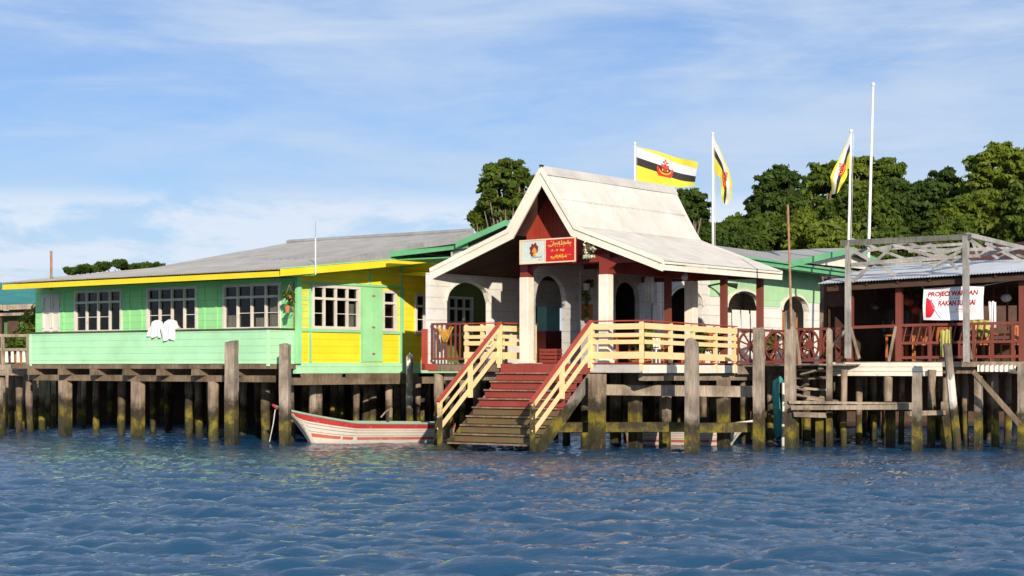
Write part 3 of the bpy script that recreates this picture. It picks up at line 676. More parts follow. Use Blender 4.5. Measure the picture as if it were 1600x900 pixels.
m.box(PF, -3.68, 1.7, 3.2, 3.3, 4.97, 5.12); m.box(PF, -3.68, 1.7, 5.6, 5.7, 4.97, 5.12); m.build('tie_beam', M['darkred'], P_)

# ------------------------------------------------------------------ arcaded hall behind the porch
A_ = thing('arcade_hall', 'white arcaded hall with low green edged roof behind the gabled porch', 'building', PF.p(-2, 9, 0))
plL = lambda s, z, o: PF.p(-3.75 + o, s, z)
plA = lambda s, z, o: PF.p(-.80 + o, s, z)
plG = lambda s, z, o: PF.p(s, 1.0 - o, z)
MB().wall(plL, -.14, 18, 2.23, 4.82, .16, [(.63, 2.68, ZD + .02, 4.05, 4.62), (4.9, 6.9, 3.3, 4.0, 4.0)]).build('left_wall', M['white'], A_)
MB().wall(plA, .60, 7.2, 2.25, 5.62, .16, [(.80, 2.31, ZD + .02, 4.05, 4.72), (4.88, 6.19, ZD + .02, 4.25, 4.70)]).build('arcade_wall', paint('stained_shade_grey_wall', (0.50, 0.49, 0.47), .5, (.26, .24, .22), board=.32, fade=.3), A_)  # stained white wall, its porch shade put into the grey paint
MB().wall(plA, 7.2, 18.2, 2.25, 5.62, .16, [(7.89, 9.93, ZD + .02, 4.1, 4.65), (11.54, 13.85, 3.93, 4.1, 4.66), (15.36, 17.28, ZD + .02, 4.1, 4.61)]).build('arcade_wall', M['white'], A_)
m = MB()
for c, hw, zs, zt in ((1.65, 1.03, 4.05, 4.62), ):     # raised rim round the arch
    for i in range(16):
        a0, a1 = math.pi * i / 16, math.pi * (i + 1) / 16
        q = lambda a, k: (c - math.cos(a) * (hw + k), zs + math.sin(a) * (zt - zs + k))
        (s0, z0), (s1, z1), (s2, z2), (s3, z3) = q(a0, 0), q(a1, 0), q(a1, .07), q(a0, .07)
        m.hexa([plL(s0, z0, 0.001), plL(s1, z1, .001), plL(s2, z2, .001), plL(s3, z3, .001), plL(s0, z0, .03), plL(s1, z1, .03), plL(s2, z2, .03), plL(s3, z3, .03)])
m.build('arch_trim', M['white_trim'], A_)
for c, hw, zs, zt in ((8.91, 1.02, 4.1, 4.65), (12.69, 1.155, 4.1, 4.66), (16.32, .96, 4.1, 4.61)):
    m = MB()
    for i in range(16):
        a0, a1 = math.pi * i / 16, math.pi * (i + 1) / 16
        q = lambda a, k: (c - math.cos(a) * (hw + k), zs + math.sin(a) * (zt - zs + k))
        (s0, z0), (s1, z1), (s2, z2), (s3, z3) = q(a0, 0), q(a1, 0), q(a1, .08), q(a0, .08)
        m.hexa([plA(s0, z0, 0.021), plA(s1, z1, .021), plA(s2, z2, .021), plA(s3, z3, .021), plA(s0, z0, .05), plA(s1, z1, .05), plA(s2, z2, .05), plA(s3, z3, .05)])
    m.build('arch_trim', M['white_trim'], A_)
m = MB(); m.wall(lambda s, z, o: plA(s, z, o + .02), 10.4, 18.2, 4.42, 5.62, .018, [(11.54, 13.85, 4.42, 4.43, 4.67), (15.36, 17.28, 4.42, 4.43, 4.62)]); m.wall(lambda s, z, o: plA(s, z, o + .02), 14.0, 15.2, 4.2, 4.415, .018)
m.build('wall_panel', paint('faded_green_wall_panel', (.42, .68, .38), .3, (.7, .7, .6)), A_)
for s in (3.0, 3.9, 7.0, 7.55):
    MB().pbox(plA, s - .02, s + .02, ZD, 4.9, .001, .02).build('wall_batten', M['white_trim'], A_)
m = MB(); m.box(PF, -3.9, -.97, 18.0, 18.15, 2.25, 5.4); m.build('rear_wall', M['white'], A_)
m = MB(); m.slab([PF.p(-3.90, 1.0, 4.93), PF.p(-1.20, 1.0, 5.90), PF.p(-1.20, 1.0, 5.98), PF.p(-1.75, 1.0, 6.08), PF.p(-3.47, 1.0, 5.53), PF.p(-3.90, 1.0, 5.48)], PF.e * .1)
m.build('gable_wall', paint('pale_green_grey_wall', (.52, .54, .46), .3), A_)
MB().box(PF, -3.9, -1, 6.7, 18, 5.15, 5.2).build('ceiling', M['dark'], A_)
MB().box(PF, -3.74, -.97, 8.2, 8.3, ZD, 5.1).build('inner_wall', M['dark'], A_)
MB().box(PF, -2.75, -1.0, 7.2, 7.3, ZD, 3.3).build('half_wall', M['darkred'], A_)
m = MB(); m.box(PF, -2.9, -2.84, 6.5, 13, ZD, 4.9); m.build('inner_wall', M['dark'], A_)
hp = [(-6.1, 5.55), (-3.47, 5.67), (-1.72, 6.22), (.32, 5.78)]
m = MB()
m.sheet(PF.p(-6.1, 20, 5.45), PF.p(-6.1, .95, 5.55), PF.p(-3.47, .75, 5.67), PF.p(-3.47, 20, 5.57), 150, .012, 3)
m.sheet(PF.p(-3.47, 20, 5.57), PF.p(-3.47, .75, 5.67), PF.p(-1.72, .75, 6.22), PF.p(-1.72, 20, 6.12), 150, .012, 3)
hr = m.build('roof', M['roofrust'], A_)
m = MB(); m.sheet(PF.p(.32, 6.7, 5.70), PF.p(.32, 21, 5.45), PF.p(-1.72, 21, 6.12), PF.p(-1.72, 6.7, 6.2), 130, .012, 3)
m.sheet(PF.p(-1.12, .75, 6.08), PF.p(-1.12, 6.7, 6.02), PF.p(-1.72, 6.7, 6.2), PF.p(-1.72, .75, 6.22), 60, .012, 2); m.build('roof', M['roofgrey'], A_)
def strip(fr, pts, h, th, up=0.0):
    m = MB()
    for (a, b) in zip(pts, pts[1:]):
        a = Vector(a); b = Vector(b); t = (b - a).normalized(); nn = t.cross(Vector((0, 0, 1))).normalized() * th
        m.hexa([a + Vector((0, 0, up - h)), b + Vector((0, 0, up - h)), b + Vector((0, 0, up - h)) + nn, a + Vector((0, 0, up - h)) + nn, a + Vector((0, 0, up)), b + Vector((0, 0, up)), b + Vector((0, 0, up)) + nn, a + Vector((0, 0, up)) + nn])
    return m
strip(PF, [PF.p(-6.1, .95, 5.55), PF.p(-3.2, .90, 5.70)], .16, .04, .005).build('fascia_board', M['green_fascia'], A_)
strip(PF, [PF.p(-3.47, .70, 5.70), PF.p(-1.72, .70, 6.25), PF.p(-1.10, .70, 6.10)], .16, .04, .005).build('bargeboard', M['green_fascia'], A_)
strip(PF, [PF.p(.33, 6.75, 5.69), PF.p(.33, 21, 5.44)], .18, .04, .005).build('fascia_board', M['green_fascia'], A_)
strip(PF, [PF.p(-6.1, 20, 5.45), PF.p(-6.1, 1, 5.55)], .20, .04, .005).build('fascia_board', M['green_fascia'], A_)
m = MB(); m.box(PF, -6.0, -3.95, 1.1, 19, 5.30, 5.34); m.slab([PF.p(-.78, 6.75, 5.62), PF.p(.3, 6.75, 5.50), PF.p(.3, 20.8, 5.24), PF.p(-.78, 20.8, 5.5)], (0, 0, .02)); m.build('soffit', M['green_fascia'], A_)
strip(PF, [PF.p(.40, 10, 5.66), PF.p(.40, 20.9, 5.47)], .06, .06).build('gutter', M['green_fascia'], A_)
# small cross gable at the far end of the hall
x0, y0, z0 = PF.ax(1232, 409, .36); x1, y1, z1 = PF.ax(1330, 387, .36)
ap = PF.p(.36, y1, z1); lo = PF.p(.36, y0, z0); hi = PF.p(.36, 2 * y1 - y0, z0); bk = -PF.d * 4.5
m = MB(); m.sheet(lo, lo + bk, ap + bk, ap, 60, .012, 3); m.sheet(hi + bk, hi, ap, ap + bk, 60, .012, 3); m.build('cross_roof', M['roofgrey'], A_)
strip(PF, [lo + PF.d * .05, ap + PF.d * .05, hi + PF.d * .05], .2, .04, .02).build('bargeboard', M['green_fascia'], A_)
m = MB(); m.slab([lo - PF.d * .3 + PF.e * .3 + Vector((0, 0, .05)), ap - PF.d * .3 - Vector((0, 0, .2)), hi - PF.d * .3 - PF.e * .3 + Vector((0, 0, .05))], PF.d * .04); m.build('gable_board', M['white_trim'], A_)
# orange red door in the last arch, red post at the left corner
m = MB(); m.pbox(plA, 15.4, 16.25, ZD, 4.05, -.14, -.09); m.pbox(plA, 16.3, 17.0, ZD, 3.9, -.3, -.25); m.build('door', M['orange_wood'], A_)
m = MB(); m.box(PF, -3.93, -3.80, -.30, -.18, 2.1, 3.24); m.box(PF, -3.93, -3.4, -.30, -.18, 2.08, 2.26); m.build('corner_post', M['redcap'], A_)

# ------------------------------------------------------------------ jetty deck with cream railing
J = thing('jetty_deck', 'timber landing deck on mossy stilts with a cream and red railing', 'deck', PF.p(0, 3, 0))
m = MB()
for k in range(42):
    y0 = -.25 + k * .44; m.box(PF, -3.74, 3.33, y0, y0 + .425, 2.19, 2.262 + random.uniform(-.004, .004))
m.build('deck_floor', wood('dark_deck_boards', (.07, .04, .03), (.17, .10, .07)), J)
m = MB(); m.box(PF, 1.72, 3.33, -.29, -.255, 2.03, 2.24); m.build('edge_board', paint('grey_flaking_board', (.5, .48, .45), .45, (.25, .22, .2)), J)
m = MB(); m.box(PF, 3.335, 3.37, -.29, 2.05, 2.02, 2.235); m.box(PF, 3.335, 3.37, 2.07, 4.65, 2.01, 2.225); m.build('edge_board', M['white_trim'], J)
m = MB(); m.box(PF, 1.72, 3.36, -.30, -.2, 2.263, 2.285); m.box(PF, 3.25, 3.38, -.2, 4.6, 2.263, 2.283); m.build('edge_strip', M['redcap'], J)
m = MB()
for k in range(6): m.box(PF, 3.335, 3.365, 4.7 + k * .8, 5.45 + k * .8, 2.0 + random.uniform(-.03, .03), 2.2)
m.build('edge_board', M['old'], J)
MB().box(PF, -3.7, -1.25, -.29, -.255, 2.05, 2.24).build('edge_board', M['beamwood'], J)
BO = [(.885, 1.035), (.685, .785), (.495, .605), (.13, .31)]
def rail(fr, a, b, m1, m2, z=ZD, posts=(), off=.05, sag=0):
    """flat boards and a cap between two plan points, cream boards on the outside"""
    a = fr.p(*a, z); b = fr.p(*b, z - sag); t = (b - a).normalized(); nn = Vector((t.y, -t.x, 0))
    r = MB()
    for lo_, hi_ in BO:
        j = random.uniform(-.008, .008); q0 = a + nn * off; q1 = b + nn * off; h = Vector((0, 0, (lo_ + hi_) / 2 + j))
        r.beam(q0 + h, q1 + h, .028, hi_ - lo_, jit=.003)
    o = r.build('rail_boards', m1, J)
    MB().beam(a + Vector((0, 0, 1.10)) + nn * .02, b + Vector((0, 0, 1.10)) + nn * .02, .11, .03).build('cap_rail', m2, J)
    for f in posts:
        p = a.lerp(b, f); MB().beam(p + Vector((0, 0, -.2)), p + Vector((0, 0, 1.075)), .09, .09, tw=tuple(t)).build('rail_post', m1, J)
rail(PF, (1.72, -.25), (3.33, -.25), M['cream'], M['redcap'], posts=(.03, .97))
rail(PF, (3.33, -.25), (3.33, 4.6), M['cream'], M['redcap'], posts=(.28, .52, .77, .985), sag=.07)
rail(PF, (-2.45, -.22), (-1.25, -.22), M['cream'], M['redcap'], posts=(.05, .5))
rail(PF, (-1.2, -.1), (-1.2, 1.4), M['cream'], M['redcap'], posts=(.95,), off=-.05)
# dark red ornamental panel with a yellow heart, left of the steps
m = MB()
for z in (ZD + .1, ZD + 1.07): m.box(PF, -3.62, -2.46, -.26, -.20, z, z + .06)
for x in np.arange(-3.6, -2.5, .16): m.box(PF, x, x + .04, -.25, -.21, ZD + .16, ZD + 1.07)
hp_ = m.build('red_panel', M['brownred'], J)
m = MB()
for k in range(6):
    a = -1 + 2 * k / 5; xt = -3.1 + a * .27; m.beam(PF.p(xt, -.275, ZD + 1.02 - .10 * max(0, .25 - abs(abs(a) - .5)) * 0 - (.07 if abs(a) < .25 else 0)), PF.p(-3.1 + a * .03, -.275, ZD + .60), .05, .02, up=tuple(-PF.e))
m.build('heart_ornament', plain('yellow_heart_paint', (.55, .28, .04), .6, .4, 9), hp_)
# cartwheel railing further along the deck
def wheelrail(fr, a, b, z, m_, parent, n=3):
    A = fr.p(*a, z); B = fr.p(*b, z); t = (B - A).normalized(); L = (B - A).length; r = MB(); up = Vector((0, 0, 1))
    for h in (.12, 1.02): r.beam(A + up * h, B + up * h, .07, .07)
    w_ = L / n
    for i in range(n):
        c = A + t * (w_ * (i + .5)) + up * .57; r.beam(A + t * w_ * i, A + t * w_ * i + up * 1.06, .08, .08, tw=tuple(t))
        rx = w_ * .5 - .05
        k = 20; ring = [c + t * (rx * .93 * math.cos(2 * math.pi * j / k)) + up * (.42 * math.sin(2 * math.pi * j / k)) for j in range(k + 1)]
        for p, q in zip(ring, ring[1:]): r.beam(p, q, .05, .05)
        for j in range(10):
            a_ = 2 * math.pi * j / 10 + .3
            r.beam(c + t * .1 * math.cos(a_) + up * .1 * math.sin(a_), c + t * (rx * .93 * math.cos(a_)) + up * (.42 * math.sin(a_)), .04, .035)
        r.tube([c - Vector((t.y, -t.x, 0)) * .03, c + Vector((t.y, -t.x, 0)) * .03], .13, 12)
    r.beam(B, B + up * 1.06, .08, .08, tw=tuple(t))
    return r.build('wheel_railing', m_, parent)
wheelrail(PF, (3.30, 4.75), (3.30, 9.4), ZD - .07, M['brownred'], J, 3)
# timber below the deck
m = MB(); m.beam(at(938, 609, 47.0), at(1192, 612, 48.2), .12, .28, jit=.015); m.beam(PF.p(-3.4, .1, 1.9), PF.p(1.6, .1, 1.9), .14, .2, jit=.015); m.beam(PF.p(3.1, .0, 1.92), PF.p(3.1, 9, 1.88), .14, .2, jit=.01)
for y in (1.5, 3.2, 5, 7, 9): m.beam(PF.p(-3.5, y, 2.09), PF.p(3.28, y, 2.09), .12, .17)
m.build('floor_beam', M['old'], J)
m = MB(); m.beam(at(866, 668, 47.3), at(1075, 667, 46.6), .13, .27, jit=.015); m.beam(at(1085, 668, 46.8), at(1180, 667, 47.6), .12, .25, jit=.015); m.build('tide_beam', M['pile'], J)
for (u, Y, r, tp) in ((932, 46.5, .165, 2.0), (993, 47.8, .14, 2.0), (1038, 48.8, .12, 1.95), (1131, 48.0, .13, 1.9), (1163, 51, .1, 1.9), (962, 51.5, .12, 2), (1100, 51, .11, 2), (1205, 51, .1, 2), (912, 49.5, .11, 2), (885, 50.5, .11, 2), (1065, 53, .11, 2)):
    stilt(J, at(u, 600, Y).xy.to_3d(), tp, r, sq=r > .115)
for (u, Y, r) in ((685, 50.2, .13), (702, 51.5, .11), (745, 53, .12), (790, 55, .11), (722, 56, .1), (842, 52, .1)): stilt(J, at(u, 600, Y).xy.to_3d(), 2.0, r, lean=.01)
for y in (6, 8.5, 11, 13.5, 16):
    for x in np.arange(-3.4, 3.2, 1.3): stilt(J, PF.p(x + random.uniform(-.3, .3), y + random.uniform(-.5, .5), 0), 2.1, random.uniform(.09, .13))

# ------------------------------------------------------------------ red stairs down to the water
T = thing('wooden_stairs', 'red wooden stairs with cream handrails running down into the water', 'stairs', PF.p(.2, -1.6, 0))
XL, XR, YT, YBt = -1.17, 1.69, -.30, -2.92
nst = 10
treads = MB(); risers = MB(); mtread = MB(); mriser = MB()
for i in range(nst + 1):
    f = i / nst; y = YT + (YBt - YT) * f; z = 2.26 - 2.26 * f
    if i < nst + 1:
        red = i < 6; tb = treads if red else mtread
        if i: tb.box(PF, XL + .05, XR - .05, y - .06, y + .265 if i else y + .2, z - .045 + random.uniform(-.006, .006), z)
        if i < nst - 1: (risers if i < 5 else mriser).box(PF, XL + .05, XR - .05, y + .0, y + .03, z - .215, z - (.05 if i else 0) + .003)
m = MB()
for i in range(1, nst + 1):
    f = i / nst; y = YT + (YBt - YT) * f; z = 2.26 - 2.26 * f; m.box(PF, XL + .06, XR - .06, y - .075, y - .0605, z - .042, z - .004)
m.build('nosing', wood('worn_tread_edge', (.16, .07, .05), (.42, .30, .20)), T)
treads.build('treads', M['red'], T); mtread.build('treads', M['stepwood'], T); risers.build('risers', M['red'], T)
mriser.build('risers', paint('green_stained_riser', (.13, .10, .04), .5, (.22, .06, .045)), T)
sl_ = Vector(PF.p(0, YBt, 0) - PF.p(0, YT, 2.26)); 
for x, xx in ((XL, XL + .05), (XR - .05, XR)):
    m = MB(); m.slab([PF.p(x, YT + .05, 2.02), PF.p(x, YT + .05, 1.62), PF.p(x, YBt - .25, -.62), PF.p(x, YBt - .25, -.18)], PF.d * .05); m.build('stringer', M['stepwood'], T)
m = MB(); m.box(PF, XL, XR, YT - .02, YT + .04, 2.02, 2.262); m.build('top_riser', M['red'], T)
for x, nn in ((XL - .045, -1), (XR + .045, 1)):
    a = PF.p(x, YT + .04, 3.38); b = PF.p(x, YBt - .03, 1.31)
    r = MB(); 
    for lo_, hi_ in ((.05, .20), (.40, .51), (.70, .86)):
        h = Vector((0, 0, -(lo_ + hi_) / 2)); r.beam(a + h + PF.d * .03 * nn, b + h + PF.d * .03 * nn, .028, (hi_ - lo_) * .78, jit=.004)
    r.build('handrail_boards', M['cream'], T)
    MB().beam(a + Vector((0, 0, .01)), b - (a - b).normalized() * .06 + Vector((0, 0, .01)), .12, .036).build('handrail_cap', M['redcap'], T)
    for f, dz in ((.012, 1.2), (.5, .98), (.985, 1.33)):
        p = a.lerp(b, f); MB().beam(p - Vector((0, 0, dz)), p - Vector((0, 0, .02)), .10, .10, tw=tuple(PF.d)).build('handrail_post', M['cream'] if f < .9 else wood('mossy_cream_post', (.6, .45, .2), (.8, .6, .28), moss=True), T)

# ------------------------------------------------------------------ mooring posts standing in the water
def mooring(u, vb, vt, wpx, label, m='postwood', ang=.3, pointed=0.0, tu=None, Y=None, sq=True):
    Y = Y or F * CH / (vb - HZ); b = at(u, vb, Y); b.z = 0; t_ = at(tu if tu else u, vt, Y); r = wpx / F * Y / 2 / 1.25
    mb = MB(); lo_ = b + (b - t_) * (1.0 / (t_.z)); n = 9; k = 4 if sq else 9
    ax = Vector((math.cos(ang), -math.sin(ang), 0)); ay = Vector((math.sin(ang), math.cos(ang), 0)); g = random.Random(int(u))
    rings = []
    for i in range(n + 1):
        c = lo_.lerp(t_, i / n); rr = r * (1.06 - .1 * i / n)
        if i == n and pointed: c = t_ - Vector((0, 0, pointed))
        k0 = len(mb.v)
        prof_ = [(1, 1), (.0, 1.05), (-1, 1), (-1.05, 0), (-1, -1), (0, -1.05), (1, -1), (1.05, 0)] if sq else [(math.cos(q * .7), math.sin(q * .7)) for q in range(9)]
        for x, y in prof_:
            mb.v.append(tuple(c + ax * (x * rr * g.uniform(.94, 1.05)) + ay * (y * rr * g.uniform(.94, 1.05)) + Vector((0, 0, (g.uniform(-.05, .06) if i == n else 0)))))
        rings.append((k0, len(prof_)))
    for (a, q), (b2, _) in zip(rings, rings[1:]):
        for j in range(q): mb.f.append((a + j, a + (j + 1) % q, b2 + (j + 1) % q, b2 + j))
    a, q = rings[-1]; mb.v.append(tuple(t_ + Vector((0, 0, .03 if not pointed else 0)))); mb.f += [(a + j, a + (j + 1) % q, len(mb.v) - 1) for j in range(q)]
    o = mb.build('mooring_post', M[m]); rebase(o, b); return tag(o, label, 'post', 'mooring posts standing in the water')
mooring(362, 695, 534, 21, 'tall grey square mooring post before the green balcony')
mooring(445.5, 695, 538, 19, 'grey mooring post just before the bow of the red and white boat', ang=.2)
mooring(490, 688, 563, 18, 'short pointed post behind the boat below the yellow wall', pointed=.22, sq=False)
mooring(640, 687, 551, 14, 'peeling white and grey post near the stern of the red boat', 'postwhite', pointed=.12, sq=False)
mooring(1081, 708, 527, 22, 'thick grey mooring post with a pointed top at the cream deck railing', pointed=.1, ang=.5)
mooring(1185.5, 703, 514, 18, 'tall square mooring post in front of the red cartwheel railing', ang=.55)
mooring(1235, 701, 487, 18, 'tallest mooring post with a thin rusty rod above it', ang=.5)
mooring(1296, 700, 514, 10, 'thin post at the top of the broken steps', ang=.5)
mooring(1433, 705, 585, 16, 'grey post in front of the white boarding of the restaurant', ang=.5)
mooring(1496, 703, 538, 17, 'leaning post with white paint below its middle', 'postlow', ang=.5, tu=1480, sq=False)
mooring(1529, 702, 590, 14, 'slim mossy post below the corrugated strip', ang=.5)
mooring(1596, 703, 570, 13, 'square post at the right edge of the picture', ang=.5)
mooring(-1, 684, 596, 10, 'pale post at the left edge of the picture', ang=.5)
b = at(1235, 500, 47.5); o = MB().tube([at(1236.5, 510, 47.45), at(1234, 420, 47.45), at(1231, 320, 47.45)], [.035, .032, .028], 7).build('iron_rod', M['rust']); rebase(o, at(1236.5, 510, 47.45)); tag(o, 'long thin rusty rod tied to the tallest mooring post', 'rod')

# ------------------------------------------------------------------ boats
def boat(name, label, bow, axis, L, beam, mats, zs=(1.08, .70, .62), grp=None):
    bow = Vector(bow); ax = Vector(axis).normalized(); sd = Vector((-ax.y, ax.x, 0)); t = thing(name, label, 'boat', (bow + ax * L * .5).xy.to_3d(), grp)
    n = 26
    sheer = lambda s: zs[0] + (zs[1] - zs[0]) * min(1, s / .42) ** .75 + (zs[2] - zs[1]) * max(0, (s - .42) / .58)
    hb = lambda s: beam / 2 * min(1, (s / .36)) ** .55 * (1 - .16 * max(0, s - .6) / .4) + .012
    keel = lambda s: -.22 + (zs[0] * .70 + .22) * max(0, 1 - s / .14) ** 1.5
    def pt(s, f, side):     # f 0 keel .. 1 sheer
        k, z1 = keel(s), sheer(s); z = k + (z1 - k) * f; wd = hb(s) * (f ** .42) * (.80 + .20 * f)
        return bow + ax * (L * s + .28 * (f - 1) * -1 * max(0, 1 - s / .2)) + sd * (wd * side) + Vector((0, 0, z - bow.z))
    bow.z = 0
    def pt(s, f, side):
        k, z1 = keel(s), sheer(s); z = k + (z1 - k) * f; wd = hb(s) * (f ** .45) * (.82 + .18 * f)
        return bow + ax * (L * s + .80 * (1 - f) * max(0, 1 - s / .30)) + sd * (wd * side) + Vector((0, 0, z))
    def band(f0, f1, out=0.0, s0=0.0, s1=1.0, k=5):
        m = MB()
        for side in (-1, 1):
            k0 = len(m.v)
            for i in range(n + 1):
                s = s0 + (s1 - s0) * i / n
                for j in range(k + 1):
                    f = f0 + (f1 - f0) * j / k; m.v.append(tuple(pt(s, max(f, .0), side) + sd * (out * side)))
            for i in range(n):
                for j in range(k): q = k0 + i * (k + 1) + j; m.f.append((q, q + 1, q + k + 2, q + k + 1))
        return m
    m = band(0, 1, 0, k=9)
    m.add([pt(1, f, s) for s in (-1, 1) for f in (1, .8, .6, .4, .2, 0)], [(0, 1, 7, 6), (1, 2, 8, 7), (2, 3, 9, 8), (3, 4, 10, 9), (4, 5, 11, 10)])
    h_ = m.build('hull', mats[0], t, True); sm = h_.modifiers.new('planking', 'SOLIDIFY'); sm.thickness = .03; sm.offset = 0
    band(.82, .985, .022, 0, 1, 2).build('sheer_strake', mats[1], t, True)
    band(.40, .50, .018, .14, 1, 2).build('waterline_stripe', mats[2], t, True)
    band(.0, .62, .019, .012, .095, 4).build('stem_patch', mats[3], t, True)
    for fz in (.55, .66, .76):
        band(fz - .008, fz + .008, .02, .03, 1, 1).build('plank_seam', M['old'], t)
    m = MB()
    for side in (-1, 1): m.tube([pt(i / n, 1, side) + Vector((0, 0, .012)) for i in range(n + 1)], .035, 6)
    m.build('gunwale', mats[4], t, True)
    m = MB()
    for s in (.3, .5, .7, .88): m.beam(pt(s, .8, -1), pt(s, .8, 1), .22, .03)
    m.add([pt(i / 10 * .96 + .03, .35, sdn) for i in range(11) for sdn in (-1, 1)], [(2 * i, 2 * i + 1, 2 * i + 3, 2 * i + 2) for i in range(10)])
    m.build('thwarts', mats[3], t)
    m = MB(); m.tube([bow + Vector((0, 0, sheer(0) - .05)) + ax * .05, bow - ax * .10 + Vector((0, 0, sheer(0) + .06))], [.05, .035], 6); m.build('stem_head', mats[1], t)
    return t
bw = at(431, 636, 50.4); st = at(700, 636, 52.4); axv = st - bw; axv.z = 0
boat('rowing_boat', 'red and white wooden boat moored below the yellow wall', bw, axv, axv.length, 1.35, [M['boat_white'], M['boat_red'], M['boat_pink'], M['boat_green'], M['boat_green']], (1.06, .58, .52))
bw = at(1186, 650, 49.6); axv = at(985, 650, 51.0) - bw; axv.z = 0
boat('rowing_boat', 'white and blue boat half hidden under the landing deck', bw, axv, axv.length, 1.2, [M['boat_white'], M['boat_blue'], M['boat_pink'], M['boat_blue'], M['boat_white']], (.70, .50, .50))
q = at(612, 640, 51.8); o = MB(); o.tube([at(595, 652, 51.9), at(603, 643, 51.9), at(612, 637, 51.9)], .025, 6); o.tube([at(610, 652, 51.7), at(611, 638, 51.7)], .05, 6); rebase(o.build('outboard_tiller', M['old']), at(603, 652, 51.9)); tag(bpy.data.objects['outboard_tiller'], 'bent wooden tiller standing up inside the red boat', 'tiller')
o = MB(); o.tube([at(430, 640, 50.3), at(427, 662, 50.35), at(421, 690, 50.6)], .014, 5); rebase(o.build('mooring_rope', M['curtain']), at(421, 690, 50.6)); tag(bpy.data.objects['mooring_rope'], 'pale rope hanging from the bow of the red boat', 'rope')
# teal drain pipe and white pipe
p = [at(1222, 592, 49.2), at(1213, 597, 49.2), at(1212, 615, 49.2), at(1214, 640, 49.2), at(1216, 682, 49.2)]
rebase(MB().tube(p, .10, 10).build('drain_pipe', M['plastic_teal'], smooth=True), p[-1]); tag(bpy.data.objects['drain_pipe'], 'thick teal drain pipe hanging beside the tallest mooring post', 'pipe')
p = [at(1225, 598, 49.4), at(1225, 640, 49.4), at(1223, 700, 49.4)]
rebase(MB().tube(p, .06, 8).build('waste_pipe', M['plastic_white'], smooth=True), p[-1]); tag(bpy.data.objects['waste_pipe'], 'thin white waste pipe beside the teal drain pipe', 'pipe')

# ------------------------------------------------------------------ open restaurant on the right
Q = thing('open_restaurant', 'open sided dark timber restaurant with a tin roof on stilts', 'restaurant', RF.p(2.5, 3, 0))
def rx(u, y=0): return RF.ay(u, 560, y)[0]
xA, xB, xC, xD, xE = rx(1327), rx(1404), rx(1504), rx(1597), rx(1690)
ZR = 2.33
m = MB()
for k in range(26): m.box(RF, rx(1297), xE + .5, -.15 + k * .42, -.15 + k * .42 + .405, 2.24, ZR - .01 + random.uniform(-.004, .004))
m.build('floor_deck', M['old'], Q)
for x in (xA, xB, xD, xE): MB().box(RF, x - .085, x + .085, -.02, .14, ZR, 4.55).build('roof_post', M['brownred'], Q)
MB().box(RF, xC - .07, xC + .07, .1, .24, ZR, 4.6).build('roof_post', M['brownred'], Q)
for x in (xA, xB, xC, xD, xE): MB().box(RF, x - .08, x + .08, 5.2, 5.36, ZR, 4.8).build('roof_post', M['brownred'], Q)
def zr(x): return RF.ay(1290, 443, -.5)[2] + (RF.ay(1600, 424, -.5)[2] - RF.ay(1290, 443, -.5)[2]) * (x - rx(1290, -.5)) / (rx(1600, -.5) - rx(1290, -.5))
xl, xr = rx(1278, -.5), xE + .8
m = MB(); m.sheet(RF.p(xl, -.55, zr(xl)), RF.p(xr, -.55, zr(xr)), RF.p(xr, 4.2, zr(xr) + .55), RF.p(rx(1372, 4.2), 4.2, zr(xl) + .75), 96, .016, 4)
m.sheet(RF.p(xr, 9, zr(xr) - .1), RF.p(xl, 9, zr(xl) - .1), RF.p(rx(1372, 4.2), 4.2, zr(xl) + .75), RF.p(xr, 4.2, zr(xr) + .55), 96, .016, 3)
m.build('roof', M['rooftin'], Q)
m = MB(); m.beam(RF.p(xl + .2, -.3, zr(xl) - .12), RF.p(xr, -.3, zr(xr) - .14), .07, .17); m.beam(RF.p(xA, .05, 4.42), RF.p(xE, .05, 4.62), .1, .22)
for x in np.arange(xl + .5, xr, .9): m.beam(RF.p(x, -.4, zr(x) - .05), RF.p(x, 5, zr(x) + .2), .06, .1)
m.build('roof_beam', M['darkwood'], Q)
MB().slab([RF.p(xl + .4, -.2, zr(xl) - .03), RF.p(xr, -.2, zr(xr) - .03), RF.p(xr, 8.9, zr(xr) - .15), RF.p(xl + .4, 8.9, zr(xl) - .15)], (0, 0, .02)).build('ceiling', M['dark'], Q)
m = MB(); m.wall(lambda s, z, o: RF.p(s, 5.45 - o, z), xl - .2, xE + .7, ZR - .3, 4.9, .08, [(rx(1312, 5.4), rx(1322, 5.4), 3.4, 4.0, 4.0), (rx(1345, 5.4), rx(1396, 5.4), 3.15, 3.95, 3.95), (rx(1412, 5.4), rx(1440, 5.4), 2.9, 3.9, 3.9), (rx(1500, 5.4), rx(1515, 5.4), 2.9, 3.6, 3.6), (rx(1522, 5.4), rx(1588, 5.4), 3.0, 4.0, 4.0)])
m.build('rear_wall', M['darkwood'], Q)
m = MB(); m.box(RF, xl - .3, xl - .2, .6, 8, ZR - .3, 4.7); m.box(RF, xl - .19, xA - .3, .6, .7, 3.9, 4.75); m.build('side_wall', M['darkwood'], Q)
m = MB()
for a, b in ((xB, xD), (xD, xE)):
    z0 = ZR
    for h in (.10, .50, .99): m.beam(RF.p(a, .02, z0 + h), RF.p(b, .02, z0 + h + .03), .07, .075)
    for x in np.linspace(a, b, 5)[1:-1]: m.beam(RF.p(x, .02, z0 + .1), RF.p(x, .02, z0 + .52), .05, .05)
for x in (xB + .9, (xC + xD) / 2, xC + .3, xD - .25): m.beam(RF.p(x, .02, ZR), RF.p(x, .02, ZR + 1.0), .07, .07)
m.beam(RF.p(xA, .02, ZR + .95), RF.p(xB, .02, ZR + .98), .07, .08); m.build('railing', M['brownred'], Q)
m = MB()
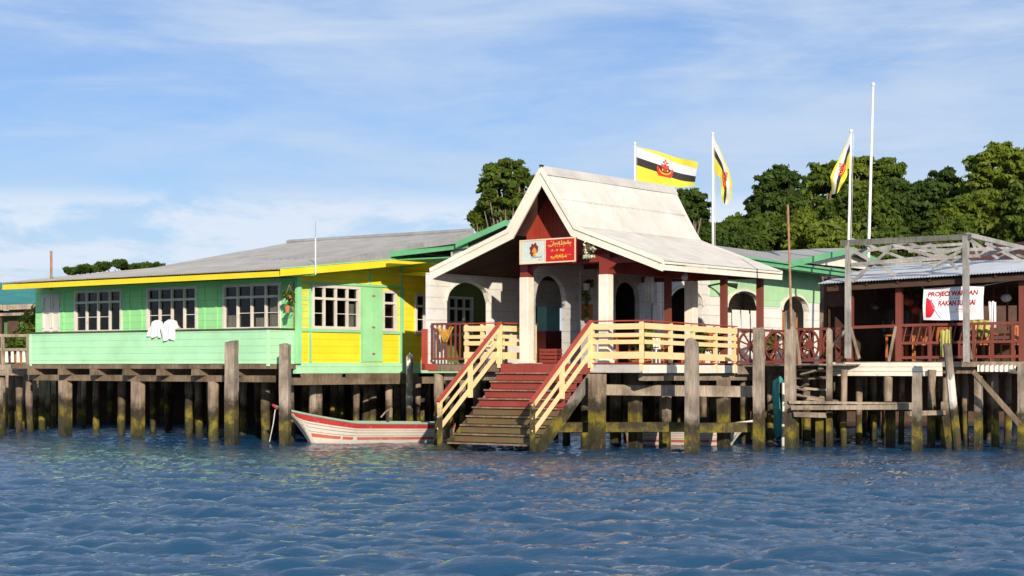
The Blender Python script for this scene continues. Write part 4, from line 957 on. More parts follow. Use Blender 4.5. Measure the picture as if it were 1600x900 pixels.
for a, b in (((xA + .06, ZR + .95), (xA + .32, ZR + .08)), ((xB - .06, ZR + .97), (xB - .26, ZR)), ((xC + .06, ZR + .95), (xC + .28, ZR + .05)), ((xA - .06, ZR + .9), (xA - .65, ZR + .25))): MB().beam(RF.p(a[0], -.05, a[1]), RF.p(b[0], -.05, b[1]), .05, .07).build('brace', M['old'], Q)
m = MB()
for k in range(3):
    z1 = 2.30 - k * .125; m.box(RF, rx(1297), rx(1476), -.21, -.17, z1 - .12, z1 - .004)
m.build('skirt_board', M['white_trim'], Q)
m = MB(); m.box(RF, rx(1476), xE + .4, -.2, -.16, 2.18, 2.32); m.build('edge_board', M['old'], Q)
m = MB(); xa, xb = rx(1527, -.25), rx(1587, -.25); k0 = len(m.v)
for i in range(41):
    x = xa + (xb - xa) * i / 40
    for z in (2.05, 2.22): m.v.append(tuple(RF.p(x, -.24 + .03 * math.sin(i * 1.25), z + (.02 * math.sin(i * 1.25) if z > 2.1 else 0))))
m.f += [(k0 + 2 * i, k0 + 2 * i + 2, k0 + 2 * i + 3, k0 + 2 * i + 1) for i in range(40)]; m.build('corrugated_strip', M['white_trim'], Q)
m = MB(); m.beam(RF.p(rx(1297), .1, 2.1), RF.p(xE, .1, 2.1), .14, .2); m.beam(RF.p(rx(1297), 3, 2.1), RF.p(xE, 3, 2.1), .14, .2)
m.beam(at(1520, 580, 46.5), at(1592, 662, 46.5), .09, .13, jit=.01); m.build('floor_beam', M['beamwood'], Q)
for (u, Y, r) in ((1318, 49, .1), (1386, 49.5, .12), (1342, 51, .1), (1408, 50.5, .09), (1476, 49.0, .1), (1455, 48.6, .11), (1510, 50, .09), (1556, 48.5, .1), (1575, 50, .1), (1365, 53, .1), (1430, 53, .1), (1540, 53, .1), (1284, 52, .1), (1262, 51, .12)): stilt(Q, at(u, 600, Y).xy.to_3d(), 2.1, r)
for y in (5, 7.2, 9.5):
    for x in np.arange(xl, xE + 1, 1.15): stilt(Q, RF.p(x + random.uniform(-.3, .3), y + random.uniform(-.4, .4), 0), 2.2, random.uniform(.09, .12))

# skeleton frame of grey steel above it
K = thing('steel_frame', 'bare grey roof truss on two posts above the restaurant', 'frame', RF.p(rx(1420), 0, 2.2))
yf = -.62
def fp(u, v, y=yf): x, _, z = RF.ay(u, v, y); return RF.p(x, y, z)
m = MB(); m.beam(fp(1325, 560), fp(1325, 376), .13, .13, jit=.008); m.build('post', M['steel'], K); m = MB(); m.beam(fp(1510, 566), fp(1509, 368), .14, .14, jit=.008); m.build('post', M['steel'], K)
m = MB(); m.beam(fp(1314, 380), fp(1517, 370), .12, .16, jit=.01); m.build('top_beam', wood('dark_grey_beam', (.10, .10, .085), (.2, .2, .17)), K)
m = MB(); Yb = 4.5
m.beam(fp(1512, 367), fp(1600, 388, Yb), .1, .12); m.beam(fp(1330, 374), fp(1380, 392, Yb), .08, .08)
m.beam(fp(1600, 388, Yb), fp(1420, 392, Yb), .08, .1); m.beam(fp(1600, 388, Yb), fp(1640, 402, Yb), .08, .1)
for a, b in (((1590, 388), (1545, 412)), ((1575, 392), (1600, 402)), ((1520, 378), (1528, 400)), ((1530, 402), (1550, 380))): m.beam(fp(*a, Yb), fp(*b, Yb), .06, .07)
m.build('rear_member', M['steel'], K)
for i, (a, b) in enumerate((((1330, 413), (1530, 400)), ((1355, 411), (1470, 400)), ((1332, 440), (1395, 385)), ((1398, 383), (1470, 404)), ((1444, 374), (1496, 420)), ((1330, 390), (1400, 430)), ((1455, 419), (1508, 388)), ((1480, 405), (1440, 412)))):
    MB().beam(fp(*a, yf + .06 * (i % 3)), fp(*b, yf + .06 * (i % 3)), .05, .085, jit=.01).build('brace', M['steel'], K)

for a, b, y in (((1330, 398), (1420, 378), 2.2), ((1345, 380), (1430, 410), 2.2), ((1420, 380), (1500, 408), 2.2), ((1425, 410), (1512, 384), 2.2), ((1330, 392), (1512, 381), 2.2), ((1330, 416), (1515, 408), 2.2), ((1512, 372), (1560, 404), 3), ((1525, 400), (1600, 386), 3), ((1540, 380), (1600, 410), 3)):
    MB().beam(fp(*a, y), fp(*b, y), .05, .075, jit=.01).build('brace', M['steel'], K)

# ------------------------------------------------------------------ broken steps and low landing between deck and restaurant
G = thing('low_landing', 'low weathered landing with broken steps beside the restaurant', 'landing', at(1300, 690, 48.5).xy.to_3d())
m = MB(); m.beam(at(1232, 628, 48.0), at(1428, 630, 47.6), .9, .06, jit=.02); m.build('planks', M['old'], G)
m = MB(); m.beam(at(1237, 637, 47.4), at(1428, 637, 47.2), .08, .13, jit=.02); m.beam(at(1240, 648, 47.5), at(1290, 648, 47.5), .1, .14, jit=.02); m.beam(at(1420, 646, 47.3), at(1480, 645, 48), .1, .12, jit=.02); m.build('landing_beam', M['old'], G)
for i, v in enumerate((577, 592, 606, 617)): MB().beam(at(1242, v, 49.3 - i * .25), at(1297, v + (2, -3, 4, 8)[i], 49.3 - i * .25), .26, .05, jit=.035).build('step', M['old'], G)
for a, b in (((1246, 610), (1262, 600)), ((1262, 622), (1310, 628)), ((1250, 585), (1275, 580)), ((1236, 600), (1262, 612))): MB().beam(at(*a, 48.4), at(*b, 48.2), .2, .04, jit=.03).build('loose_board', M['old'], G)
for u, Y in ((1240, 48), (1283, 48.4), (1390, 48), (1478, 48)): stilt(G, at(u, 600, Y).xy.to_3d(), 1.25, .11, sq=True)
m = MB(); m.beam(at(1243, 515, 48.6), at(1251, 575, 48.6), .06, .06); m.build('leaning_stick', M['old'], G)

# walkway linking them
Wk = thing('boardwalk', 'old plank walkway behind the broken steps', 'walkway', PF.p(3.6, 10.5, 0))
m = MB()
for k in range(24): m.beam(PF.p(3.35, 5.2 + k * .3, 2.2), PF.p(6.2, 4.2 + k * .3, 2.24), .28, .04, jit=.012)
m.build('planks', M['old'], Wk)
wheelrail(W0, (at(1246, 560, 51.5).x, 51.5), (at(1320, 560, 50.6).x, 50.6), 2.24, M['brownred'], Wk, 2)
for u, Y in ((1232, 53), (1250, 54), (1270, 55), (1218, 56)): stilt(Wk, at(u, 600, Y).xy.to_3d(), 2.18, .11)

# ------------------------------------------------------------------ flags and poles
def flagmat():
    t = NT('flag_cloth'); uv = t.n('ShaderNodeUVMap'); sp = t.n('ShaderNodeSeparateXYZ'); t.ln(uv.outputs[0], sp.inputs[0]); U, V = sp.outputs[0], sp.outputs[1]
    dv = t.math('SUBTRACT', 1.0, V)                      # from the top edge down
    gt = lambda a, b: t.math('GREATER_THAN', a, b)
    L1 = t.math('ADD', t.math('MULTIPLY', U, .27), .01); L2 = t.math('ADD', t.math('MULTIPLY', U, .31), .28); L3 = t.math('ADD', t.math('MULTIPLY', U, .34), .50)
    yel = (.86, .74, .055); c = t.mix(gt(dv, L1), yel, (.86, .85, .84)); c = t.mix(gt(dv, L2), c, (.035, .033, .035)); c = t.mix(gt(dv, L3), c, yel)
    t.ln(c, t.b.inputs['Base Color']); t.b.inputs['Roughness'].default_value = .8
    tl = t.n('ShaderNodeBsdfTranslucent'); t.ln(c, tl.inputs[0]); m = t.n('ShaderNodeMixShader', {0: .35}); t.ln(t.b.outputs[0], m.inputs[1]); t.ln(tl.outputs[0], m.inputs[2]); t.ln(m.outputs[0], t.o.inputs[0])
    return t.m
M['flag'] = flagmat(); M['crest'] = plain('red_crest', (.62, .035, .02), .8, .05); M['crest_gold'] = plain('gold_crest', (.8, .45, .03), .8, .05)
def curve(ps, t):
    ps = [Vector(p) for p in ps]; L = [0]
    for a, b in zip(ps, ps[1:]): L.append(L[-1] + (b - a).length)
    d = t * L[-1]
    for i in range(len(ps) - 1):
        if d <= L[i + 1] or i == len(ps) - 2: return ps[i].lerp(ps[i + 1], (d - L[i]) / max(1e-6, L[i + 1] - L[i]))
def flag(label, Y, top, bot, wave, depth, ph=0):
    top = [at(*p, Y) for p in top]; bot = [at(*p, Y) for p in bot]
    def fn(u, v, off=0):
        p = curve(top, u).lerp(curve(bot, u), 1 - v)
        p = p + Vector((0, depth(u) + wave * u * math.sin(u * 9 + v * 2.2 + ph) + wave * .4 * u * math.sin(u * 17 - v * 4), .03 * u * math.sin(u * 8 + ph)))
        return p + Vector((0, off, 0))
    nx, nz = 40, 20; m = MB()
    for j in range(nz + 1):
        for i in range(nx + 1): m.v.append(tuple(fn(i / nx, j / nz)))
    m.f = [(j * (nx + 1) + i, j * (nx + 1) + i + 1, (j + 1) * (nx + 1) + i + 1, (j + 1) * (nx + 1) + i) for j in range(nz) for i in range(nx)]
    o = m.build('flag', M['flag'], smooth=True); uvl = o.data.uv_layers.new(name='UVMap')
    for lp in o.data.loops: i = lp.vertex_index; uvl.data[lp.index].uv = ((i % (nx + 1)) / nx, (i // (nx + 1)) / nz)
    base = fn(0, 0); rebase(o, base); tag(o, label, 'flag', 'yellow flags on poles')
    # crest in the flag's own cloth coordinates: crescent, wings, stem, finial; on both faces
    for side in (-.012, .012):
        red, gold = MB(), MB(); asp = .62
        def arc(mb, cx, cy, r0, r1, a0, a1, n=26, taper=True, o2=0):
            k = len(mb.v)
            for i in range(n + 1):
                f = i / n; a = R(a0 + (a1 - a0) * f); w_ = math.sin(math.pi * f) ** .5 if taper else 1; rr = r1 - (r1 - r0) * w_
                for r in (rr, r1): mb.v.append(tuple(fn(cx + math.cos(a) * r * asp, cy + math.sin(a) * r, side * (1 + o2))))
            for i in range(n): mb.f.append((k + 2 * i, k + 2 * i + 1, k + 2 * i + 3, k + 2 * i + 2))
        def poly(mb, pts, o2=0): k = len(mb.v); mb.v += [tuple(fn(.48 + x * asp, .52 + y, side * (1 + o2))) for x, y in pts]; mb.f.append(tuple(range(k, k + len(pts))))
        arc(red, .48, .50, .10, .225, 158, 382); arc(gold, .48, .51, .135, .17, 185, 355, o2=.5)
        poly(red, [(-.22, -.14), (.22, -.14), (.17, -.245), (-.17, -.245)], .2)                # scroll
        poly(red, [(-.025, -.1), (.025, -.1), (.02, .16), (-.02, .16)], .3)                    # mast
        for s in (-1, 1):
            for k in range(3): poly(red, [(s * .02, .0 + .045 * k), (s * .11, .03 + .04 * k), (s * .115, .06 + .04 * k), (s * .02, .035 + .045 * k)], .3)
            poly(gold, [(s * .05, -.09), (s * .085, -.06), (s * .08, .0), (s * .05, -.02)], .6)
            poly(red, [(s * .0, .16), (s * .10, .20), (s * .035, .235)], .3)
        poly(red, [(-.03, .23), (.03, .23), (.012, .31), (-.012, .31)], .3)
        for mb, mm in ((red, 'crest'), (gold, 'crest_gold')): mb.build('crest', M[mm], o)
    return o
def pole(label, u0, v0, u1, v1, Y, r, group=True, zbase=None, m='pole'):
    b, t_ = at(u0, v0, Y), at(u1, v1, Y)
    if zbase is not None: b = b + (b - t_) * ((b.z - zbase) / (t_.z - b.z))
    t = thing('flagpole', label, 'pole', b, 'flagpoles behind the porch' if group else None)
    MB().tube([b, b.lerp(t_, .5), t_], [r, r * .85, r * .6], 9).build('shaft', M[m], t, True)
    c = MB(); c.ball(t_, r * 1.2, 8, 5); c.build('finial', M[m], t, True)
    if group: MB().tube([b + Vector((r * 1.4, -r, 0)), t_ + Vector((r * 1.2, -r * .6, -.08))], .006, 4).build('halyard', M['curtain'], t)
    return t
pole('white flagpole rising behind the porch ridge', 992, 300, 992, 224, 55, .045, zbase=5.9)
pole('white flagpole whose folded flag droops to the right', 1114, 380, 1113.5, 209, 60, .05, zbase=5.7)
pole('white flagpole above the steel frame whose flag falls to the left', 1326, 380, 1330, 205, 57, .055, zbase=2.4)
pole('tallest bare white pole without a flag', 1357, 400, 1364.5, 132, 58, .06, False, zbase=2.4)
flag('yellow flag spread wide over the porch ridge', 55, [(994, 229), (1030, 238), (1065, 248), (1089, 257)], [(994, 286), (1030, 289), (1060, 293), (1084, 293)], .10, lambda u: -.2 * u)
flag('folded yellow flag hanging to the right of its pole', 60, [(1115, 214), (1130, 236), (1143, 260), (1149, 282), (1146, 302), (1139, 319)], [(1115, 270), (1122, 272), (1129, 276), (1131, 292), (1132, 305), (1132, 317)], .12, lambda u: .8 * math.sin(u * 2.6), 1)
flag('limp yellow flag falling to the left of its pole', 57, [(1328, 210), (1314, 236), (1298, 264), (1291, 281), (1297, 304)], [(1328, 263), (1322, 266), (1317, 280), (1311, 292), (1304, 304)], .12, lambda u: -.7 * math.sin(u * 2.6), 2)

# ------------------------------------------------------------------ signs
def text_mesh(s, shear=0.0):
    cu = bpy.data.curves.new('lettering', 'FONT'); cu.body = s; cu.shear = shear; cu.size = 1; cu.fill_mode = 'FRONT'; cu.offset = .04
    o = bpy.data.objects.new('lettering', cu); C.objects.link(o); dg = bpy.context.evaluated_depsgraph_get(); me = bpy.data.meshes.new_from_object(o.evaluated_get(dg))
    v = [tuple(q.co) for q in me.vertices]; f = [tuple(p.vertices) for p in me.polygons]; bpy.data.objects.remove(o); bpy.data.curves.remove(cu); bpy.data.meshes.remove(me)
    return v, f
def lettering(mb, s, pl, s0, s1, z0, z1, off, shear=0.0):
    v, f = text_mesh(s, shear); xs = [q[0] for q in v]; ys = [q[1] for q in v]
    a, b, c, d = min(xs), max(xs), min(ys), max(ys)
    return mb.add([pl(s0 + (x - a) / (b - a) * (s1 - s0), z0 + (y - c) / (d - c) * (z1 - z0), off) for x, y, _ in v], f)
def script(mb, pl, s0, s1, z0, z1, off, seed, n=9):
    """a line of flowing joined script, as the board shows it"""
    g = random.Random(seed); w_ = (s1 - s0) / n; h = z1 - z0; base = z0 + h * .35; th = h * .16
    def stroke(pts):
        pts = [Vector((a, b, 0)) for a, b in pts]
        for p, q in zip(pts, pts[1:]):
            t = (q - p).normalized(); nn = Vector((-t.y, t.x, 0)) * th / 2
            mb.add([pl(c.x, c.y, off) for c in (p - nn - t * th * .2, q - nn + t * th * .2, q + nn + t * th * .2, p + nn - t * th * .2)], [(0, 1, 2, 3)])
    for i in range(n):
        x = s0 + w_ * i; k = g.choice('abcde')
        if k == 'a': stroke([(x + w_ * .5, base), (x + w_ * .45, z1)]); stroke([(x, base), (x + w_, base)])
        elif k == 'b': stroke([(x + w_ * (.5 - .45 * math.cos(q * .63)), base - h * .3 * math.sin(q * .63)) for q in range(6)])
        elif k == 'c': stroke([(x + w_ * (.5 + .35 * math.cos(q)), base + h * .22 + h * .2 * math.sin(q)) for q in range(7)])
        elif k == 'd': stroke([(x, base), (x + w_ * .3, base + h * .3), (x + w_ * .6, base), (x + w_, base + h * .25)])
        else: stroke([(x, base + h * .4), (x + w_ * .5, base + h * .5), (x + w_ * .3, base), (x + w_, base)])
        if g.random() < .7:
            yy = g.choice((z1 - h * .05, z0 + h * .06)); stroke([(x + w_ * .4, yy), (x + w_ * .6, yy)])
plS = lambda s, z, o: PF.p(s, -.12 - o, z + .012 * s)
sg = thing('name_board', 'red and pale sign board with an emblem hung in the porch gable', 'sign', PF.p(.25, -.1, 4.95))
MB().pbox(plS, -.66, 1.16, 4.95, 5.60, -.05, 0).build('board', M['darkred'], sg)
MB().pbox(plS, -.60, .17, 4.985, 5.57, .001, .012).build('pale_panel', paint('pale_sign_panel', (.60, .68, .62), .2, (.7, .68, .3), fade=.3), sg)
MB().pbox(plS, .20, 1.13, 4.985, 5.57, .001, .012).build('red_panel', plain('red_sign_panel', (.50, .018, .015), .4, .15), sg)
m = MB()
for a, b, c, d in ((-.66, 1.16, 5.57, 5.605), (-.66, 1.16, 4.95, 4.984), (-.66, -.61, 4.985, 5.569), (1.13, 1.16, 4.985, 5.569), (.17, .20, 4.985, 5.569)): m.pbox(plS, a, b, c, d, .001, .025)
m.build('sign_frame', plain('cream_sign_frame', (.75, .55, .36), .5), sg)
em = MB(); em2 = MB()
def petal(mb, cx, cz, ang, L, wd, off):
    pts = []
    for i in range(12):
        f = i / 11; pts.append((f * L, wd * math.sin(math.pi * f) ** .8))
    pts += [(x, -y) for x, y in reversed(pts[1:-1])]; c, s = math.cos(R(ang)), math.sin(R(ang))
    mb.add([plS(cx + x * c - y * s, cz + x * s + y * c, off) for x, y in pts], [tuple(range(len(pts)))])
for a, L in ((78, .25), (108, .23), (50, .2), (140, .19), (20, .14), (200, .15), (235, .16)): petal(em, -.18, 5.28, a, L, .062, .016 + .0006 * a / 20)
for a, L in ((90, .15), (120, .11), (60, .11), (270, .11)): petal(em2, -.165, 5.245, a, L, .05, .024 + .0004 * a / 20)
em.build('emblem', plain('maroon_emblem', (.16, .03, .04), .5), sg); em2.build('emblem', plain('orange_emblem', (.75, .30, .02), .5), sg)
m = MB(); script(m, plS, -.27, .08, 5.10, 5.15, .016, 4, 10); m.build('lettering', plain('grey_lettering', (.10, .10, .16), .6), sg)
m = MB(); script(m, plS, -.05, .10, 5.03, 5.07, .016, 5, 5); m.build('lettering', plain('green_lettering', (.2, .36, .10), .6), sg)
GO = plain('pale_gold_lettering', (.65, .45, .12), .6); m = MB(); script(m, plS, .28, 1.02, 5.375, 5.53, .016, 8, 11); m.build('lettering', GO, sg); m = MB(); lettering(m, 'A . X  N.J', plS, .36, .80, 5.24, 5.31, .016, .2); m.build('lettering', GO, sg)
m = MB(); script(m, plS, .36, .88, 5.05, 5.165, .016, 12, 10); script(m, plS, .88, 1.02, 5.13, 5.16, .016, 3, 4); m.build('lettering', plain('yellow_lettering', (.85, .50, .04), .6), sg)

bx0, _, bz1 = RF.ay(1443, 451, -.12); bx1, _, bz0 = RF.ay(1537, 499, -.12); bz1b = RF.ay(1537, 446, -.12)[2]; bz0a = RF.ay(1443, 500, -.12)[2]
def plN(s, z, o):
    f = (s - bx0) / (bx1 - bx0); g = z      # z runs 0..1 up the cloth
    zz = (bz0a + (bz0 - bz0a) * f) * (1 - g) + (bz1 + (bz1b - bz1) * f) * g + .02 * math.sin(f * 3.14) * (g - .7)
    return RF.p(s, -.12 - o - .035 * math.sin(f * 8 + g * 2.5) - .03 * math.sin((f + g) * 5), zz)
bn = thing('banner', 'white cloth banner with red lettering hung on the restaurant front', 'banner', RF.p((bx0 + bx1) / 2, -.12, bz0))
def clothgrid(mb, a, b, c, d, off, nx=24, nz=12, f=None):
    k = len(mb.v)
    for j in range(nz + 1):
        for i in range(nx + 1):
            s, z = a + (b - a) * i / nx, c + (d - c) * j / nz
            if f: s, z = f(i / nx, j / nz)
            mb.v.append(tuple(plN(bx0 + (bx1 - bx0) * s, z, off)))
    mb.f += [(k + j * (nx + 1) + i, k + j * (nx + 1) + i + 1, k + (j + 1) * (nx + 1) + i + 1, k + (j + 1) * (nx + 1) + i) for j in range(nz) for i in range(nx)]
m = MB(); clothgrid(m, 0, 1, 0, 1, 0); m.build('cloth', M['cloth'], bn, True)
RL = plain('red_banner_lettering', (.42, .01, .03), .7); GL = plain('grey_banner_lettering', (.22, .2, .26), .7); BL = plain('red_banner_print', (.62, .015, .03), .7); PL = plain('pale_red_print', (.7, .25, .22), .7)
LN = lambda mb, s, a, b, c, d, sh=.18: lettering(mb, s, lambda q, z, o: plN(bx0 + (bx1 - bx0) * q, z, o), a, b, c, d, .006, sh)
m = MB(); LN(m, 'PROJECI WARISAN', .07, .92, .69, .88); m.build('lettering', RL, bn); m = MB(); LN(m, 'RAKAN SUNGAI', .24, .88, .44, .60); m.build('lettering', RL, bn)
m = MB(); LN(m, 'di sini', .42, .62, .645, .67); m.build('lettering', GL, bn); m = MB(); LN(m, 'tapak ini', .27, .38, .21, .245); m.build('lettering', GL, bn)
m = MB(); LN(m, 'khas warisan kita', .52, .72, .31, .35); m.build('lettering', PL, bn); m = MB(); LN(m, 'kampung air', .44, .68, .23, .27); m.build('lettering', PL, bn)
m = MB(); clothgrid(m, 0, 1, 0, 1, .005, 8, 10, lambda i, j: (.05 + i * (.02 + .13 * math.sin(math.pi * min(1, j * .9 + .12)) ** .8), .08 + j * .62)); m.build('print', BL, bn, True)
m = MB(); clothgrid(m, 0, 1, 0, 1, .0062, 3, 14, lambda i, j: (.13 + .18 * (1 - j) ** 1.6 + (i - .5) * .018, .03 + j * .62)); m.build('print', GL, bn, True)
m = MB(); m.tube([plN(bx1, 1, 0), RF.p(rx(1590), .0, 4.5)], .012, 4); m.tube([plN(bx0, 1, 0), RF.p(bx0 - .2, 0, 4.5)], .012, 4); m.build('cord', M['curtain'], bn)

# ------------------------------------------------------------------ trees on the hill behind
def landz(x, y):
    t = min(1, max(0, (y - 74) / 60)); s = min(1, max(0, (x + 4) / 22)); return -.7 + min(1, max(0, (y - 71) / 8)) * 1.6 + t * t * (3 - 2 * t) * (.8 + 7 * s)
def tree(label, u, vt, wpx, Y, mat_, style='round', seed=1, vb=None, n=5200, cat='tree', name='broadleaf_tree', bottom=.30):
    """u, vt, wpx: where its crown stands, how high it reaches and how wide it is, seen from the boat at distance Y"""
    g = random.Random(seed); top = at(u, vt, Y); W_ = wpx / F * Y; gz = landz(top.x, Y) - .2; b = Vector((top.x + g.uniform(-.5, .5), Y, gz)); Ht = top.z - gz
    t = thing(name, label, cat, b, 'trees on the hill behind')
    zb = gz + Ht * bottom if vb is None else at(u, vb, Y).z; ch = top.z - zb; cz = (top.z + zb) / 2; cl = []; tips = []
    nb = {'round': 64, 'layer': 60, 'umbrella': 8, 'mass': 74}[style]
    for i in range(nb):
        for _ in range(40):
            x, y, z = g.uniform(-1, 1), g.uniform(-1, 1), g.uniform(-1, 1); r2 = x * x + y * y + z * z
            if style == 'umbrella': z = g.uniform(.15, 1); ok = .1 < x * x + y * y < 1 and abs(z - (.92 - .45 * (x * x + y * y))) < .22
            elif style == 'layer': ok = .25 < r2 < 1.0
            else: ok = .38 < r2 < 1.0
            if ok: break
        rr = W_ / 2 * g.uniform(.11, .33) * {'mass': 1.15, 'umbrella': .9}.get(style, 1)
        fl = {'round': .75, 'layer': .48, 'umbrella': .26, 'mass': .7}[style] * g.uniform(.8, 1.2)
        c = Vector((top.x + x * (W_ / 2 - rr * .55), Y + y * (W_ / 2 - rr * .55), cz + z * (ch / 2 - rr * fl * .75))); cl.append((c.x, c.y, c.z, rr, rr * fl)); tips.append(c)
    m = MB(); tp = Vector((top.x, Y, cz + ch * .05)); mid = b.lerp(tp, .5) + Vector((g.uniform(-.25, .25), 0, 0)); r0 = .023 * Ht + .02
    m.tube([b, b.lerp(mid, .5), mid, tp], [r0, r0 * .8, r0 * .62, r0 * .2], 8)
    for k, c in enumerate(g.sample(tips, min(len(tips), 16))):
        s = mid.lerp(tp, g.uniform(-.25, .75)); e = c; q = s.lerp(e, .5) + Vector((0, 0, -.1 * (e - s).length + .2)); m.tube([s, q, e], [r0 * .38, r0 * .25, r0 * .07], 6, False)
    m.build('trunk', M['bark'], t, True)
    leaves('crown', cl, n, .00165 * Y, M[mat_], t, seed, .35, True)
    return t
TR = [  # label, u, top, width, Y, leaves, style, crown bottom, count
 ('tall open tree with layered crown left of the porch gable', 787, 247, 88, 92, 'leaf_mid', 'layer', 352, 4600),
 ('small leaning tree crown just left of the tall open tree', 757, 318, 46, 93, 'leaf_mid', 'layer', 366, 1500),
 ('thin dark tree right behind the porch roof end', 1076, 293, 66, 95, 'leaf_dark', 'layer', 362, 2300),
 ('low dark bush below the folded flag', 1112, 345, 80, 96, 'leaf_dark', 'mass', 400, 3000),
 ('low hazy green tree between the folded flag and the dome shaped tree', 1146, 338, 64, 104, 'leaf_mid', 'mass', 400, 2600),
 ('dome shaped dark tree with a dense round crown', 1215, 262, 98, 94, 'leaf_dark', 'round', 372, 7600),
 ('bright lower tree at the foot of the dome shaped tree', 1196, 335, 82, 86, 'leaf_mid', 'mass', 408, 4600),
 ('bright young tree behind the long rusty rod', 1258, 330, 66, 84, 'leaf_light', 'mass', 408, 3600),
 ('loose light green tree behind the limp flag', 1293, 246, 76, 98, 'leaf_mid', 'layer', 370, 5000),
 ('feathery tree top between flagpole and tallest pole', 1342, 240, 60, 101, 'leaf_light', 'layer', 330, 2800),
 ('feathery tree just right of the tallest pole', 1386, 244, 72, 101, 'leaf_mid', 'layer', 345, 3400),
 ('big dark tree behind the left part of the steel frame', 1345, 294, 120, 90, 'leaf_mid', 'mass', 408, 8200),
 ('wide dense tree behind the middle of the steel frame', 1428, 282, 130, 92, 'leaf_dark', 'mass', 408, 8600),
 ('small tree with upswept twigs on the skyline', 1474, 262, 70, 102, 'leaf_dark', 'layer', 340, 2600),
 ('tall spreading tree at the right edge', 1565, 223, 124, 97, 'leaf_light', 'layer', 330, 6400),
 ('dusty olive tree below the tall spreading tree', 1530, 290, 120, 90, 'leaf_light', 'mass', 400, 7600),
 ('tree cut by the right edge above the dull red roof', 1612, 280, 110, 88, 'leaf_mid', 'mass', 410, 6500),
 ('bushy tree low behind the steel frame posts', 1490, 335, 90, 84, 'leaf_mid', 'mass', 420, 4800),
 ('bright bush low behind the limp flag pole', 1302, 345, 80, 82, 'leaf_light', 'mass', 418, 3800),
 ('bright bush low behind the tallest bare pole', 1385, 352, 90, 82, 'leaf_mid', 'mass', 425, 4200),
 ('dark bush behind the green edged hall roof', 1160, 362, 70, 82, 'leaf_dark', 'mass', 410, 2600),
 ('dense dark tree filling the slope behind the dome shaped tree', 1262, 300, 120, 106, 'leaf_dark', 'mass', 400, 6500),
 ('dense tree filling the slope behind the tallest bare pole', 1370, 285, 140, 108, 'leaf_mid', 'mass', 400, 7500),
 ('dense tree filling the slope left of the spreading tree', 1495, 275, 130, 108, 'leaf_dark', 'mass', 400, 7000),
 ('hazy dark tree behind the right edge of the slope', 1590, 262, 110, 108, 'leaf_dark', 'mass', 400, 6000),
 ('flat topped tree just above the left end of the grey roof', 128, 417, 54, 120, 'leaf_dark', 'umbrella', 436, 1500),
 ('flat topped tree further right above the grey roof', 180, 411, 60, 122, 'leaf_dark', 'umbrella', 436, 1700),
 ('tiny distant tree tops above the middle of the grey roof', 235, 414, 50, 150, 'leaf_dark', 'umbrella', 428, 700),
]
for i, (lab, u, vt, wp, Y, lm, stl, vb, n) in enumerate(TR): tree(lab, u, vt, wp, Y, lm, stl, 20 + i, vb, int(n * 5.0), bottom=.3)

# ------------------------------------------------------------------ background houses
BR = thing('red_roof_house', 'low house with a dull red roof behind the steel frame', 'house', at(1560, 560, 72).xy.to_3d() + Vector((0, 0, 1)))
a, b, c, d = at(1478, 428, 71), at(1640, 428, 71), at(1640, 372, 78), at(1520, 388, 78)
m = MB(); m.sheet(a, b, c, d, 90, .02, 4); m.sheet(c + Vector((0, 6, -1.4)), d + Vector((0, 6, -1.4)), d, c, 90, .02, 3); m.build('roof', M['roofred'], BR)
m = MB(); m.box(W0, a.x + .6, b.x, 72, 83, 0.2, a.z - .02); m.build('wall', M['darkwood'], BR)
BT = thing('teal_roof_house', 'house with a teal roof behind the left railing', 'house', at(20, 560, 74).xy.to_3d() + Vector((0, 0, 1)))
a, b, c, d = at(-40, 478, 70), at(80, 474, 70), at(80, 445, 76), at(-40, 440, 76)
m = MB(); m.sheet(a, b, c, d, 60, .02, 4); m.sheet(c + Vector((0, 6, -1.2)), d + Vector((0, 6, -1.2)), d, c, 60, .02, 3); m.build('roof', M['roofteal'], BT)
m = MB(); m.beam(a + Vector((0, -.05, -.1)), b + Vector((0, -.05, -.1)), .08, .2); m.beam(a + Vector((0, .3, -.35)), b + Vector((0, .3, -.35)), .08, .14); m.build('fascia_board', M['old'], BT)
m = MB(); m.box(W0, a.x, b.x - .3, 71, 82, 1.2, a.z - .15); m.build('wall', paint('dark_green_wall', (.06, .16, .05), .3, (.1, .07, .05)), BT)
m = MB(); [m.box(W0, at(u, 0, 70.5).x - .1, at(u, 0, 70.5).x + .1, 70.4, 70.6, -.5, a.z - .1) for u in (0, 50)]; m.build('post', M['darkwood'], BT)
m = MB(); m.box(W0, at(12, 0, 70.9).x, at(30, 0, 70.9).x, 70.85, 70.99, 2.3, 4.0); m.build('door', M['darkwood'], BT)
# left walkway with railing
BW = thing('boardwalk', 'old railed walkway at the left edge beside the green house', 'walkway', at(10, 690, 59.5).xy.to_3d())
m = MB()
for k in range(14): m.beam(at(-60, 570, 59 + k * .32) * 1.0, at(50, 570, 59 + k * .32), .3, .05, jit=.012)
m.build('planks', M['old'], BW)
m = MB(); [m.beam(at(-60, v, 58.7), at(49, v, 58.7), .1, .16, jit=.02) for v in (574, 583)]; m.build('edge_board', M['old'], BW)
m = MB(); [m.beam(at(-60, v, 58.8), at(46, v, 58.8), .08, .09, jit=.01) for v in (524, 546)]; [m.beam(at(u, 570, 58.8), at(u, 522, 58.8), .09, .09) for u in (-30, 4, 44)]; m.build('railing', M['old'], BW)
for u in (8, 17, 26, 35): MB().slab([at(u, 548, 58.82), at(u + 4, 548, 58.82), at(u + 5, 566, 58.82), at(u, 566, 58.82)], (0, .04, 0)).build('baluster', M['curtain'], BW)
